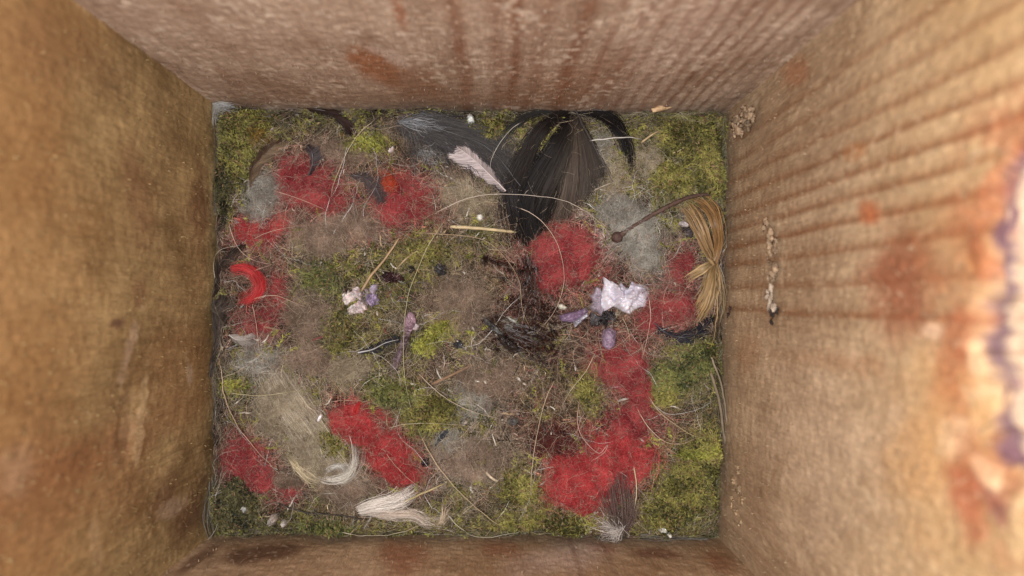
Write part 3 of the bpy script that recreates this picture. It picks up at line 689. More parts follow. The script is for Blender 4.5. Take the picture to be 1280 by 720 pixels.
def outline_mound(g, parts, h, kind, seed, rng, form='wool'):
    """low lumpy cushions under a clump; returns a function giving the cushion height"""
    info = []
    for p in parts:
        c = P(np.array([p[0]]), np.array([p[1]]))[0]
        sc = (D - c[2]) / FPX
        info.append((c[0], c[1], p[2] * sc, p[3] * sc, math.radians(-p[4])))
    def H(X, Y):
        out = np.full(np.shape(X), -1.0)
        for (cx, cy, rx, ry, a) in info:
            dx = (X - cx) * math.cos(a) + (Y - cy) * math.sin(a); dy = -(X - cx) * math.sin(a) + (Y - cy) * math.cos(a)
            r = np.sqrt((dx / rx) ** 2 + (dy / ry) ** 2) + 0.9 * (fbm(X * 1000, Y * 1000, 3.2, seed, 3) - 0.5)
            z = h * 0.001 * np.sqrt(np.clip(1 - r * r, 0, 1)) - 0.0012 * sst(0.75, 1.0, r) + 0.0007 * (fbm(X * 1000, Y * 1000, 1.4, seed + 1, 3) - .5)
            out = np.maximum(out, np.where(r < 1.15, hgt(X, Y) + z, -1.0))
        return out
    for (cx, cy, rx, ry, a) in info:
        nA, nR = 72, 18
        A = np.arange(nA) / nA * 2 * np.pi; Rr = np.linspace(0.02, 1.0, nR)
        dx = rx * np.cos(A)[:, None] * Rr; dy = ry * np.sin(A)[:, None] * Rr
        X = cx + dx * math.cos(a) - dy * math.sin(a); Y = cy + dx * math.sin(a) + dy * math.cos(a)
        q = clampbox(np.stack([X, Y, 0 * X], -1)); X, Y = q[..., 0], q[..., 1]
        Z = np.maximum(H(X, Y), hgt(X, Y) - 0.0014)
        Z[:, -1] = hgt(X[:, -1], Y[:, -1]) - 0.0016
        t = np.clip(fbm(X * 1000, Y * 1000, 1.6, seed + 2, 3) * 1.4 - 0.35, 0, 1)
        qx, qy = proj(X, Y, Z)
        C = kcol(kind, (0.55 if form == 'wool' else 0.12) * t) * (0.35 + 1.0 * fbm(X * 1000, Y * 1000, 0.8, seed + 4, 2))[..., None]  # moss cushions coloured dark to paint shade in gaps between shoots
        wr = sst(0.25, 0.90, np.broadcast_to(Rr, X.shape) + 0.9 * (fbm(X * 1000, Y * 1000, 2.5, seed + 5, 3) - .5))
        C = C * (1 - wr[..., None]) + field(qx, qy) * 0.7 * wr[..., None]
        g.add(np.stack([X, Y, Z], -1), C.reshape(-1, 3), grid_quads(nA, nR, True))
    return lambda X, Y: np.maximum(H(X, Y), -0.5), info

def make_clump(i, kind, form, label, parts, h, group, dens):
    rng = np.random.default_rng(100 + i)
    g = G()
    top, info = outline_mound(g, parts, h, kind, i, rng, form)
    XS, YS, RS = [], [], []
    for (cx, cy, rx, ry, a) in info:
        ar = rx * ry * 1e6
        n = int(ar * (80 if form == 'wool' else 9.5) * dens) + 20
        th = rng.random(n) * 2 * np.pi; r = np.sqrt(rng.random(n)) * 1.02
        if form == 'wool': r = np.where(rng.random(n) < 0.30, r * (1.05 + .45 * rng.random(n)), r)
        jit = 1 + 0.9 * (vn(np.cos(th) * 3, np.sin(th) * 3, 0.9, i) - 0.5)
        dx = rx * np.cos(th) * r * jit; dy = ry * np.sin(th) * r * jit
        XS.append(cx + dx * math.cos(a) - dy * math.sin(a)); YS.append(cy + dx * math.sin(a) + dy * math.cos(a))
        RS.append(r)
    x = np.concatenate(XS); y = np.concatenate(YS); r = np.concatenate(RS)
    wx = fbm(x * 1000, y * 1000, 5, i + 6, 3) - .5; wy = fbm(x * 1000, y * 1000, 5, i + 9, 3) - .5
    x = x + 0.006 * wx; y = y + 0.006 * wy
    keep = rng.random(len(x)) < np.clip(1.25 - 1.3 * sst(.35, 1.25, r) + 1.2 * (fbm(x * 1000, y * 1000, 3, i + 2, 2) - .5), 0.03, 1)
    x, y, r = x[keep], y[keep], r[keep]
    k = (x > xl(y) + .0003) & (x < xr(y) - .0003) & (y > yb(x) + .0003) & (y < yt(x) - .0003)
    x, y, r = x[k], y[k], r[k]; N = len(x)
    if form == 'wool':
        ln = 0.0016 + 0.0052 * rng.random(N) ** 1.6
        p = strands(x, y, ln, 6, 1.1, 0.0020, rng, None, 0.0001, top)
        pat = fbm(x * 1000, y * 1000, 2.2, i + 3, 3)
        t = np.clip(0.45 + 1.6 * (pat - 0.5) + rng.normal(0, 0.22, N), 0, 1.15)
        c = kcol(kind, t)
        qx, qy = proj(x, y, hgt(x, y))
        odd = rng.random(N) < 0.06 + 0.65 * sst(.55, 1.25, r + .8 * (pat - .5))
        c[odd] = field(qx, qy)[odd] * (0.6 + 1.1 * rng.random((odd.sum(), 1)))
        odd = rng.random(N) < 0.13
        c[odd] = np.array((0.38, 0.28, 0.22)) * (0.4 + rng.random((odd.sum(), 1)))
        w = (0.000025 + 0.000045 * rng.random(N))[:, None] * np.array([.5, 1, 1, 1, .9, .3])
        ribbons(g, p, w, c, 0.5, rng)
        o = g.build('fur_mat' if group == FG else 'wool_tuft', M_WOOL)
        tag(o, label, 'fur' if group == FG else 'wool', group)
    else:
        moss_geo(g, x, y, kind, rng, top)
        o = g.build('moss_clump', M_MOSS)
        tag(o, label, 'moss', group)
for i, a in enumerate(CL): make_clump(i, *a)

# ------------------------------------------------------------------ the bed of loose lining
def bed():
    nx, ny = 430, 360
    U, V = np.meshgrid(np.linspace(0, 1, nx), np.linspace(0, 1, ny), indexing='ij')
    Y = YB - 0.001 + (YT - YB + 0.002) * V
    X = xl(Y) - 0.0005 + (xr(Y) - xl(Y) + 0.001) * U
    Z = hgt(X, Y) + 0.0007 * (fbm(X * 1000, Y * 1000, 0.9, 8, 3) - .5)
    px, py = proj(X, Y, Z)
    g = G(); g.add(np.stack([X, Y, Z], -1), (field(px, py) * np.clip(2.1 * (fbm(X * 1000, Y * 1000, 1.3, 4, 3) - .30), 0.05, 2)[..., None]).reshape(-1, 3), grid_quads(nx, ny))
    rng = np.random.default_rng(5)
    for N, l0, l1, w0, w1, rise, K in ((70000, .0010, .0042, .00003, .00008, .0013, 5), (13000, .004, .014, .00003, .00006, .0026, 8), (6000, .0008, .0026, .00012, .00028, .0010, 4)):
        y = YB + (YT - YB) * rng.random(N); x = xl(y) + (xr(y) - xl(y)) * rng.random(N)
        px, py = proj(x, y, hgt(x, y))
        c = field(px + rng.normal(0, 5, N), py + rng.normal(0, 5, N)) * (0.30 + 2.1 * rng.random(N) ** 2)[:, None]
        pale = rng.random(N) < (0.10 if K < 8 else 0.4)
        c[pale] = np.array((0.42, 0.34, 0.25)) * (0.5 + 0.9 * rng.random((pale.sum(), 1)))
        dk = rng.random(N) < 0.13
        c[dk] = np.array((0.035, 0.028, 0.022))
        p = strands(x, y, l0 + (l1 - l0) * rng.random(N) ** 1.5, K, 0.9 if K < 8 else 0.6, rise, rng)
        tp = np.ones(K); tp[0] = .4; tp[-1] = .25
        ribbons(g, p, (w0 + (w1 - w0) * rng.random(N))[:, None] * tp, c, 0.5, rng)
    o = g.build('nest_lining', M_BED)
    tag(o, 'matted bed of moss, hair and plant fibre covering the box floor', None, None, 'stuff')
    tag_bits = G(); N = 1500
    y = YB + (YT - YB) * rng.random(N); x = xl(y) + (xr(y) - xl(y)) * rng.random(N)
    p = strands(x, y, 0.0008 + 0.0035 * rng.random(N) ** 2, 5, .5, .0012, rng, None, .0007)
    pal = np.array([(0.03, .02, .014), (0.05, .035, .02), (0.34, .25, .15), (0.20, .12, .06), (.52, .48, .42), (.16, .05, .045)])
    c = pal[rng.integers(0, 6, N)] * (.5 + .9 * rng.random((N, 1)))
    ribbons(tag_bits, p, (.00012 + .00040 * rng.random(N) ** 2)[:, None] * np.array([.3, 1, .8, 1, .2]), c, .5, rng)
    tag(tag_bits.build('loose_litter', M_STRAW), 'small dark and pale scraps of bark and leaf littering the nest lining', None, None, 'stuff')
    # sparse moss leaves all through the lining
    g = G()
    N = 8200
    y = YB + (YT - YB) * rng.random(N); x = xl(y) + (xr(y) - xl(y)) * rng.random(N)
    px, py = proj(x, y, hgt(x, y)); c = field(px, py)
    k = (c[:, 1] > c[:, 0] * 0.80) & (rng.random(N) < 0.9)
    moss_geo(g, x[k], y[k], 'moss', rng, lambda X, Y: hgt(X, Y), 0.004)
    k = (rng.random(N) < 0.05)
    moss_geo(g, x[k], y[k], 'bright', rng, lambda X, Y: hgt(X, Y), 0.004)
    tag(g.build('loose_moss', M_MOSS), 'loose shoots of olive moss mixed through the nest lining', None, None, 'stuff')
    # a haze of very fine fibres over tufts and moss alike
    g = G(); N = 11500
    y = YB + (YT - YB) * rng.random(N); x = xl(y) + (xr(y) - xl(y)) * rng.random(N)
    kp = rng.random(N) < np.clip(.25 + 2.2 * (fbm(x * 1000, y * 1000, 12, 4, 3) - .35), .1, 1)
    x, y = x[kp], y[kp]; N = len(x)
    px, py = proj(x, y, hgt(x, y))
    c = field(px + rng.normal(0, 12, N), py + rng.normal(0, 12, N)) * 0.5 + 0.5 * np.array((0.46, 0.37, 0.28)) * (0.12 + 1.2 * rng.random((N, 1)))
    p = strands(x, y, 0.003 + 0.008 * rng.random(N) ** 1.3, 8, 0.9, 0.0022, rng, None, 0.0014)
    ribbons(g, p, (0.000025 + 0.00003 * rng.random(N))[:, None] * np.array([.4, 1, 1, 1, 1, 1, .8, .3]), c, 0.6, rng)
    tag(g.build('loose_fur', M_WOOL), 'thin haze of fine fur fibres over the whole nest', None, None, 'stuff')
    # fine long hairs everywhere
    g = G(); N = 520
    y = YB + (YT - YB) * rng.random(N); x = xl(y) + (xr(y) - xl(y)) * rng.random(N)
    p = strands(x, y, 0.008 + 0.024 * rng.random(N) ** 1.5, 18, 0.55, 0.0026, rng, None, 0.0006)
    tone = rng.random((N, 1))
    c = np.where(tone < .62, np.array([(0.48, 0.38, 0.27)]), np.where(tone < .8, np.array([(0.62, 0.60, 0.56)]), np.array([(0.05, 0.04, 0.03)]))) * (0.35 + 0.6 * rng.random((N, 1)))
    w = (0.00004 + 0.00004 * rng.random(N))[:, None] * np.concatenate([[.4], np.ones(15), [.7, .3]])
    ribbons(g, p, w, c, 0.4, rng)
    # wiry hairs hugging the walls at the rim
    N = 200
    side = rng.integers(0, 4, N); u = rng.random(N)
    y = np.where(side < 2, YB + (YT - YB) * u, np.where(side == 2, YT - .0022 * rng.random(N), YB + .0022 * rng.random(N)))
    x = np.where(side == 0, XL + .002 * rng.random(N) + .0005, np.where(side == 1, XR - .002 * rng.random(N) - .0005, XL + (XR - XL) * u))
    dr = np.where(side < 2, np.pi / 2, 0) + rng.normal(0, 0.35, N)
    p = strands(x, y, 0.006 + 0.02 * rng.random(N), 14, 0.4, 0.0022, rng, dr, 0.0008)
    c = np.where(rng.random((N, 1)) < .55, np.array([(0.42, 0.36, 0.26)]), np.array([(0.07, 0.055, 0.04)])) * (0.25 + 0.6 * rng.random((N, 1)))
    ribbons(g, p, 0.00006, c, 0.4, rng)
    tag(g.build('loose_hair', M_HAIR), 'fine pale and dark hairs woven across the nest', None, None, 'stuff')
bed()

# ------------------------------------------------------------------ feathers, fibres between guide curves
def lay(pts, lift):
    """picture points on the photographed plane -> points resting on the nest; a dip is bridged"""
    pts = np.asarray(pts, float)
    q = P(pts[..., 0], pts[..., 1], lift)
    return q
def hank(guides, N, K, lift, width, col, rng, jit=1.2, wild=0.04, short=0.25, spread=None, clumps=0, col2=None):
    """strands interpolated between neighbouring guide curves (picture points)"""
    gs = np.stack([curve(np.array(g_, float), K) for g_ in guides])          # M,K,2
    M = len(gs)
    u = rng.random(N) * (M - 1)
    if clumps: 
        cc = np.round(u * clumps) / clumps; u = np.clip(cc + (u - cc) * 0.35, 0, M - 1)
    i = np.minimum(u.astype(int), M - 2) if M > 1 else np.zeros(N, int)
    f = (u - i)[:, None, None]
    p2 = gs[i] * (1 - f) + gs[np.minimum(i + 1, M - 1)] * f
    t = np.linspace(0, 1, K)
    # individual length
    e = 1 - short * rng.random(N) ** 1.5
    idx = t[None] * e[:, None] * (K - 1); i0 = np.minimum(idx.astype(int), K - 2); ff = (idx - i0)[..., None]
    p2 = np.take_along_axis(p2, i0[..., None].repeat(2, 2), 1) * (1 - ff) + np.take_along_axis(p2, (i0 + 1)[..., None].repeat(2, 2), 1) * ff
    wv = rng.normal(0, wild, (N, K)).cumsum(1) * 20
    p2[..., 0] += rng.normal(0, jit, N)[:, None] + wv * t; p2[..., 1] += rng.normal(0, jit, N)[:, None] + np.roll(wv, 1, 0) * t
    z = np.asarray(lift)[..., None] if np.ndim(lift) else lift
    q = P(p2[..., 0], p2[..., 1], 0)
    q[..., 2] = hgt(q[..., 0], q[..., 1])
    # smooth the resting height so the strand bridges the dips
    s = q[..., 2].copy()
    for _ in range(3):
        s[:, 1:-1] = (s[:, :-2] + s[:, 1:-1] * 2 + s[:, 2:]) / 4
    q[..., 2] = np.maximum(s, q[..., 2] - 0.0004) + lift * (0.6 + 0.6 * rng.random(N))[:, None] * (0.35 + 0.65 * np.sin(np.pi * np.clip(t * .9 + .05, 0, 1)))
    q = clampbox(q, .0003)
    c = np.asarray(col) * (0.55 + 0.9 * rng.random((N, 1)))
    if col2 is not None:
        fr = (u / max(M - 1, 1))[:, None]
        c = c * (1 - fr) + np.asarray(col2) * (0.55 + 0.9 * rng.random((N, 1))) * fr
    w = np.asarray(width) * (0.6 + 0.7 * rng.random(N))[:, None] * np.interp(t, [0, .15, .8, 1], [.6, 1, .8, .25])
    return q, w, c

def shaft(parent, pts, r0, r1, col, lift=0.0018, name='shaft', mat=None, n=30):
    p = P(*curve(np.array(pts, float), n).T, 0.0)
    s = p[:, 2].copy()
    for _ in range(12): s[1:-1] = (s[:-2] + 2 * s[1:-1] + s[2:]) / 4
    p[:, 2] = s + lift
    g = G(); tube(g, p, np.linspace(r0, r1, n), col, 6)
    return g.build(name, mat or M_HAIR, parent)

rng = np.random.default_rng(21)
# --- big black feather
t = thing('feather', 'large black fan-shaped feather splayed down from the middle of the top wall', 'feather', 'feathers in the nest')
BK = (0.010, 0.008, 0.008)
g = G()
b1 = [[(711, 138), (684, 152), (664, 172), (651, 196), (640, 218), (634, 244), (640, 276), (652, 303)],
      [(713, 139), (690, 157), (673, 177), (661, 200), (650, 222), (643, 247), (647, 280), (655, 306)]]
b2 = [[(714, 141), (700, 162), (686, 184), (672, 207), (659, 229), (651, 252), (651, 280), (656, 306)],
      [(715, 142), (705, 167), (692, 194), (678, 217), (666, 238), (660, 258), (660, 284), (662, 304)],
      [(716, 143), (710, 175), (700, 205), (688, 230), (678, 252), (672, 275), (668, 297)],
      [(716, 144), (713, 180), (706, 212), (698, 236), (690, 256), (684, 276)]]
q, w, c = hank(b1, 420, 16, 0.0026, 0.00012, (.020, .015, .013), rng, 2.2, .10, .45, clumps=4); ribbons(g, q, w, c, .35, rng)
q, w, c = hank(b2, 900, 16, 0.0025, 0.00013, BK, rng, 1.5, .05, .42, clumps=4, col2=(.034, .027, .022)); ribbons(g, q, w, c, .35, rng)
q, w, c = hank([[(672, 162), (648, 200), (635, 240), (643, 278), (655, 308)], [(682, 190), (664, 222), (650, 250), (652, 282), (658, 308)], [(692, 200), (682, 232), (670, 258), (664, 284), (660, 308)], [(700, 215), (694, 245), (684, 268), (674, 290), (668, 304)]], 480, 14, 0.0024, 0.00011, (.006, .005, .005), rng, 1.8, .05, .6, clumps=6); ribbons(g, q, w, c, .35, rng)
g.build('vane', M_FEATH, t)
g = G()
br = [[(715, 142), (712, 178), (705, 218), (700, 246), (694, 266), (688, 280)],
      [(717, 142), (720, 178), (720, 215), (718, 240), (714, 258), (708, 272)],
      [(718, 143), (727, 168), (735, 196), (738, 220), (738, 236), (736, 246)],
      [(719, 144), (730, 165), (741, 187), (751, 207), (757, 218), (763, 229)]]
q, w, c = hank(br, 850, 12, 0.0024, 0.00015, (0.080, 0.060, 0.046), rng, 1.4, .06, .32, col2=(0.035, 0.028, 0.024)); ribbons(g, q, w, c, .25, rng)
o = g.build('vane', M_FEATH, t); o['label'] = 'translucent brown half of the vane'
shaft(t, [(718, 141), (730, 165), (742, 188), (764, 230)], .00022, .0001, (0.07, 0.06, 0.06), .0026)
# --- thin curved black feather right of it
t = thing('feather', 'thin black feather arching down right of the large black feather', 'feather', 'feathers in the nest')
g = G()
q, w, c = hank([[(708, 138), (742, 137), (770, 150), (785, 175), (790, 200), (788, 224)], [(712, 140), (744, 144), (766, 158), (779, 180), (784, 203), (783, 224)], [(716, 143), (742, 150), (760, 162), (772, 178), (778, 190), (780, 200)]], 170, 14, .0028, .00010, BK, rng, 1.8, .03, .5, clumps=3)
ribbons(g, q, w, c, .3, rng); g.build('vane', M_FEATH, t)
shaft(t, [(706, 138), (742, 140), (769, 153), (783, 178), (788, 215)], .0002, .0001, (0.03, .025, .025), .0026)
# --- thin dark wisps to the left
t = thing('feather', 'sparse dark wispy feather curving left from the top of the large black feather', 'feather', 'feathers in the nest')
g = G()
q, w, c = hank([[(706, 137), (670, 141), (640, 155), (622, 180), (616, 205)], [(704, 140), (668, 148), (645, 162), (630, 182)]], 60, 12, .0028, .00010, (0.03, .028, .025), rng, 1.5, .05, .3)
ribbons(g, q, w, c, .3, rng); g.build('vane', M_FEATH, t)
# --- grey feather left of black one
t = thing('feather', 'slate grey feather lying along the top edge left of the large black feather', 'feather', 'feathers in the nest')
g = G()
gr = [[(503, 150), (535, 150), (572, 160), (610, 175), (640, 198), (662, 235)], [(500, 158), (540, 164), (575, 176), (606, 192), (632, 218), (650, 262)], [(506, 166), (542, 180), (572, 190), (602, 204), (622, 222), (638, 246)]]
q, w, c = hank(gr, 850, 14, .0026, .00012, (0.065, .060, .058), rng, 3.0, .20, .6, clumps=5, col2=(0.04, .036, .036)); ribbons(g, q, w, c, .4, rng)
q, w, c = hank([[(645, 205), (640, 230), (648, 262), (655, 290)], [(632, 222), (636, 245), (645, 268), (655, 285)]], 330, 10, .0022, .00013, (0.02, .017, .017), rng, 3.0, .10, .45); ribbons(g, q, w, c, .4, rng)
g.build('vane', M_FEATH, t)
g = G()
q, w, c = hank([[(500, 152), (520, 152), (545, 158), (565, 160)], [(502, 157), (525, 160), (548, 164), (560, 166)]], 80, 10, .0034, .00008, (0.30, .31, .33), rng, 1.6, .18, .6); ribbons(g, q, w, c, .4, rng)
q, w, c = hank([[(505, 160), (500, 175), (495, 190)], [(520, 165), (530, 200), (545, 215)], [(545, 170), (560, 195), (560, 215)], [(575, 180), (570, 200), (560, 212)]], 150, 10, .0026, .00009, (0.10, .09, .085), rng, 3, .22, .6); ribbons(g, q, w, c, .4, rng)
q, w, c = hank([[(525, 190), (540, 196), (560, 192)], [(524, 194), (540, 200), (556, 200)]], 45, 8, .0026, .00007, (0.36, .36, .35), rng, 2.5, .25, .6); ribbons(g, q, w, c, .4, rng)
g.build('down', M_DOWN, t)
shaft(t, [(510, 155), (560, 168), (612, 190), (650, 235)], .00018, .0001, (0.03, .03, .03), .003)

def vane_feather(label, rachis, half, colA, colB, rng, n=240, lift=.0030, mat=None, ang=0.6, wid=.00016, group='feathers in the nest', shaftcol=None, edgewild=.15):
    """a feather with a shaft and barbs on both sides; half = half width in mm along the shaft"""
    t = thing('feather', label, 'feather', group)
    K = 8
    shaftcol = shaftcol or tuple(np.asarray(colA) * .8)
    r = curve(np.array(rachis, float), 60)
    p = P(r[:, 0], r[:, 1], 0); s = p[:, 2].copy()
    for _ in range(20): s[1:-1] = (s[:-2] + 2 * s[1:-1] + s[2:]) / 4
    p[:, 2] = s + lift
    g = G(); tube(g, p, np.linspace(.00018, .00005, 60), shaftcol, 6); g.build('shaft', M_HAIR, t)
    tg = np.gradient(p, axis=0); tg /= np.linalg.norm(tg, axis=1, keepdims=True)
    sd = np.cross(tg, [0, 0, 1.0])
    for sg in (-1, 1):
        g = G()
        u = np.sort(rng.random(n)); f = u * 59; i = np.minimum(f.astype(int), 58); ff = (f - i)[:, None]
        b0 = p[i] * (1 - ff) + p[i + 1] * ff
        L = np.interp(u, np.linspace(0, 1, len(half)), half) * 0.0021 * (1 - 0.25 * rng.random(n) ** 2)
        a0 = ang + rng.normal(0, edgewild * .5, n)
        q = [b0]
        tt = tg[i]; ss = sd[i] * sg
        for k in range(1, K):
            a = a0 + .25 - 0.45 * k / K + rng.normal(0, edgewild * k / K * .4, n)
            q.append(q[-1] + (tt * np.cos(a)[:, None] + ss * np.sin(a)[:, None]) * (L / (K - 1))[:, None] + np.array([0, 0, -lift * 0.10]))
        q = np.stack(q, 1); q[..., 2] = np.maximum(q[..., 2], hgt(q[..., 0], q[..., 1]) + .0004)
        q = clampbox(q)
        c = np.asarray(colA if sg < 0 else colB) * (0.65 + 0.6 * rng.random((n, 1)))
        ribbons(g, q, wid * np.interp(np.linspace(0, 1, K), [0, .7, 1], [.8, 1, .3]), c, .3, rng)
        g.build('vane', mat or M_DOWN, t)
    return t
vane_feather('small white feather lying on the slate grey feather', [(632, 242), (612, 222), (592, 203), (572, 188)], [.5, 1.4, 2.6, 2.5, 1.0], (0.66, .58, .58), (0.55, .47, .46), rng, 260, .0040, ang=.55, wid=.00022)
vane_feather('small dark grey curled feather on top of the upper left crimson wool', [(391, 223), (396, 208), (395, 195), (389, 187)], [.3, 1.3, 1.2, .5], (0.11, .09, .095), (0.10, .085, .09), rng, 130, .0040, M_FEATH, wid=.00016)
vane_feather('small brown feather standing up beside the silvery fur tuft', [(318, 238), (322, 215), (333, 200), (350, 184)], [1.0, 2.2, 2.2, 1.0], (0.10, .062, .04), (0.20, .14, .09), rng, 200, .0034, M_FEATH, wid=.00010, ang=.35)
vane_feather('dark brown leafy feather against the left wall below the red curl', [(268, 470), (272, 440), (277, 410), (284, 378)], [1.6, 2.4, 2.6, 1.4], (0.055, .040, .032), (0.065, .048, .038), rng, 260, .0030, M_FEATH, wid=.00015, ang=.4)
vane_feather('dull grey brown oval feather at the left wall beside the red curl', [(289, 405), (281, 392), (276, 378)], [1.0, 1.9, 1.0], (0.13, .105, .085), (0.11, .09, .075), rng, 160, .0045, M_FEATH, wid=.00022, ang=.5)
vane_feather('dark crescent feather above the oval feather at the left wall', [(272, 372), (276, 345), (288, 325), (305, 308)], [1.6, 2.2, 1.6, .5], (0.028, .018, .014), (0.04, .025, .018), rng, 240, .0028, M_FEATH, wid=.00014, ang=.3)
vane_feather('dark red brown feather curving along the top edge left of centre', [(388, 140), (410, 143), (428, 153), (441, 170)], [.8, 1.8, 1.8, .5], (0.035, .018, .014), (0.028, .016, .013), rng, 200, .0030, M_FEATH, wid=.00014, ang=.25)
vane_feather('grey white feather scrap by the left wall below the oval feather', [(292, 418), (302, 424), (318, 424)], [.8, 1.6, .5], (0.52, .47, .43), (0.34, .30, .27), rng, 120, .0030, wid=.00012)
vane_feather('dark smoky feather between the two upper red tufts', [(440, 222), (455, 224), (470, 235), (480, 255)], [.8, 2.0, 2.2, 1.0], (0.07, .055, .055), (0.08, .06, .06), rng, 170, .0028, M_FEATH, wid=.00008, ang=.5, edgewild=.5)
vane_feather('short black barred feather under the palm fibres in the right', [(815, 404), (832, 417), (852, 421), (870, 414), (886, 398)], [1.0, 1.8, 2.0, 1.8, .6], (0.018, .018, .024), (0.022, .022, .03), rng, 130, .0026, M_FEATH, wid=.00014, ang=.4, shaftcol=(.03, .03, .04), edgewild=.6)
vane_feather('blackish striped feather scrap left of the slender purple scrap', [(450, 440), (468, 436), (484, 428), (500, 424)], [.6, 1.2, 1.2, .4], (0.03, .03, .035), (0.04, .04, .045), rng, 110, .0026, M_FEATH, wid=.00013, shaftcol=(.4, .4, .42))
vane_feather('small slate feather scrap right of the diagonal red tuft', [(545, 555), (552, 545), (560, 538)], [.4, 1.1, .5], (0.05, .055, .065), (0.06, .06, .07), rng, 60, .0024, M_FEATH, wid=.00013)

# --- brown see-through feather at the bottom
t = thing('feather', 'brown see-through fan feather standing on the bottom wall over bright red wool', 'feather', 'feathers in the nest')
g = G()
q, w, c = hank([[(772, 664), (757, 640), (750, 612), (746, 590)], [(774, 664), (764, 632), (759, 600), (758, 578)], [(776, 664), (773, 630), (769, 598), (766, 574)], [(778, 664), (781, 632), (778, 600), (774, 576)], [(782, 664), (792, 638), (796, 615), (800, 598)]], 95, 12, .0040, .00009, (0.105, .072, .062), rng, 2.0, .08, .5, clumps=6)
ribbons(g, q, w, c, .3, rng); g.build('vane', M_FEATH, t)
g = G()
q, w, c = hank([[(775, 662), (765, 668), (760, 660)], [(775, 655), (755, 656), (745, 654)], [(778, 660), (770, 650), (762, 652)]], 130, 8, .0034, .00010, (0.55, .50, .46), rng, 1.5, .2, .4); ribbons(g, q, w, c, .5, rng)
g.build('down', M_DOWN, t)
# --- white down at the bottom
t = thing('feather', 'white fluffy down feather with a forked end along the bottom', 'feather', 'feathers in the nest')
g = G()
q, w, c = hank([[(448, 632), (468, 622), (492, 616), (508, 611), (522, 603)], [(450, 636), (472, 628), (495, 624), (512, 618), (520, 611)], [(452, 640), (475, 636), (498, 634), (508, 626)]], 260, 12, .0030, .00008, (0.74, .68, .62), rng, 1.8, .06, .6, clumps=5); ribbons(g, q, w, c, .4, rng)
q, w, c = hank([[(455, 630), (485, 636), (515, 636), (535, 648), (550, 648)], [(460, 640), (490, 644), (515, 642), (535, 651), (553, 644)]], 130, 14, .0028, .00007, (0.62, .53, .45), rng, 2.0, .06, .55, clumps=3); ribbons(g, q, w, c, .4, rng)
q, w, c = hank([[(545, 650), (552, 645), (556, 632), (558, 622)], [(547, 652), (556, 646), (562, 636)]], 36, 8, .0036, .00010, (0.55, .45, .33), rng, 1, .1, .3); ribbons(g, q, w, c, .4, rng)
g.build('down', M_DOWN, t)
g = G()
q, w, c = hank([[(330, 470), (352, 510), (380, 548), (410, 590), (455, 625)], [(360, 470), (385, 505), (412, 540), (430, 590), (470, 628)]], 420, 14, .0026, .000055, (0.60, .52, .40), rng, 5, .15, .8, clumps=4); ribbons(g, q, w, c, .5, rng)
tag(g.build('fur_wisp', M_DOWN), 'loose cream wisp sweeping from the lower left fur mat down to the white down', 'fur', FG)
t = thing('feather', 'cream down feather curling up in a white hook left of the forked white down', 'feather', 'feathers in the nest')
g = G()
q, w, c = hank([[(366, 571), (380, 580), (395, 592), (410, 600)], [(368, 574), (380, 588), (392, 597), (405, 602)]], 150, 10, .0028, .00008, (0.60, .51, .34), rng, 2.2, .08, .5); ribbons(g, q, w, c, .4, rng)
q, w, c = hank([[(392, 588), (412, 594), (432, 590), (440, 582), (446, 565), (443, 552)], [(395, 598), (418, 601), (438, 596), (447, 585), (448, 568), (444, 550)]], 110, 16, .0030, .00008, (0.66, .62, .55), rng, 1.5, .04, .5, clumps=2); ribbons(g, q, w, c, .4, rng)
q, w, c = hank([[(405, 590), (415, 580), (430, 578), (438, 584), (432, 596)], [(408, 594), (420, 583), (428, 581), (435, 588), (430, 594)]], 60, 14, .0030, .00007, (0.62, .60, .56), rng, 1.2, .04, .4); ribbons(g, q, w, c, .4, rng)
g.build('down', M_DOWN, t)

# --- red curl
t = G()
q, w, c = hank([[(294, 335), (310, 333), (326, 340), (334, 354), (330, 368), (316, 377), (300, 379)], [(295, 338), (310, 337), (323, 343), (330, 354), (327, 366), (314, 374), (300, 376)]], 150, 20, .0040, .00006, (0.62, .045, .050), rng, 1.3, .02, .6, clumps=2)
ribbons(t, q, w, c, .5, rng)
q, w, c = hank([[(294, 335), (310, 333), (326, 340), (334, 354), (330, 368), (316, 377), (300, 379)], [(296, 340), (310, 339), (321, 345), (327, 355), (324, 365), (312, 372), (300, 374)]], 170, 20, .0046, .00005, (0.62, .09, .09), rng, 2.2, .04, .6)
ribbons(t, q, w, c, .5, rng); tag(t.build('yarn_curl', M_WOOL), 'bright red curled strand of wool hooked like a C near the left wall', 'yarn')
t = G()
q, w, c = hank([[(443, 520), (446, 508), (452, 499)], [(447, 520), (450, 510), (454, 501)]], 60, 8, .0028, .00007, (0.5, .04, .04), rng, .6, .02, .4)
ribbons(t, q, w, c, .5, rng); tag(t.build('yarn_curl', M_WOOL), 'short upright red strand at the top of the diagonal red tuft', 'yarn')

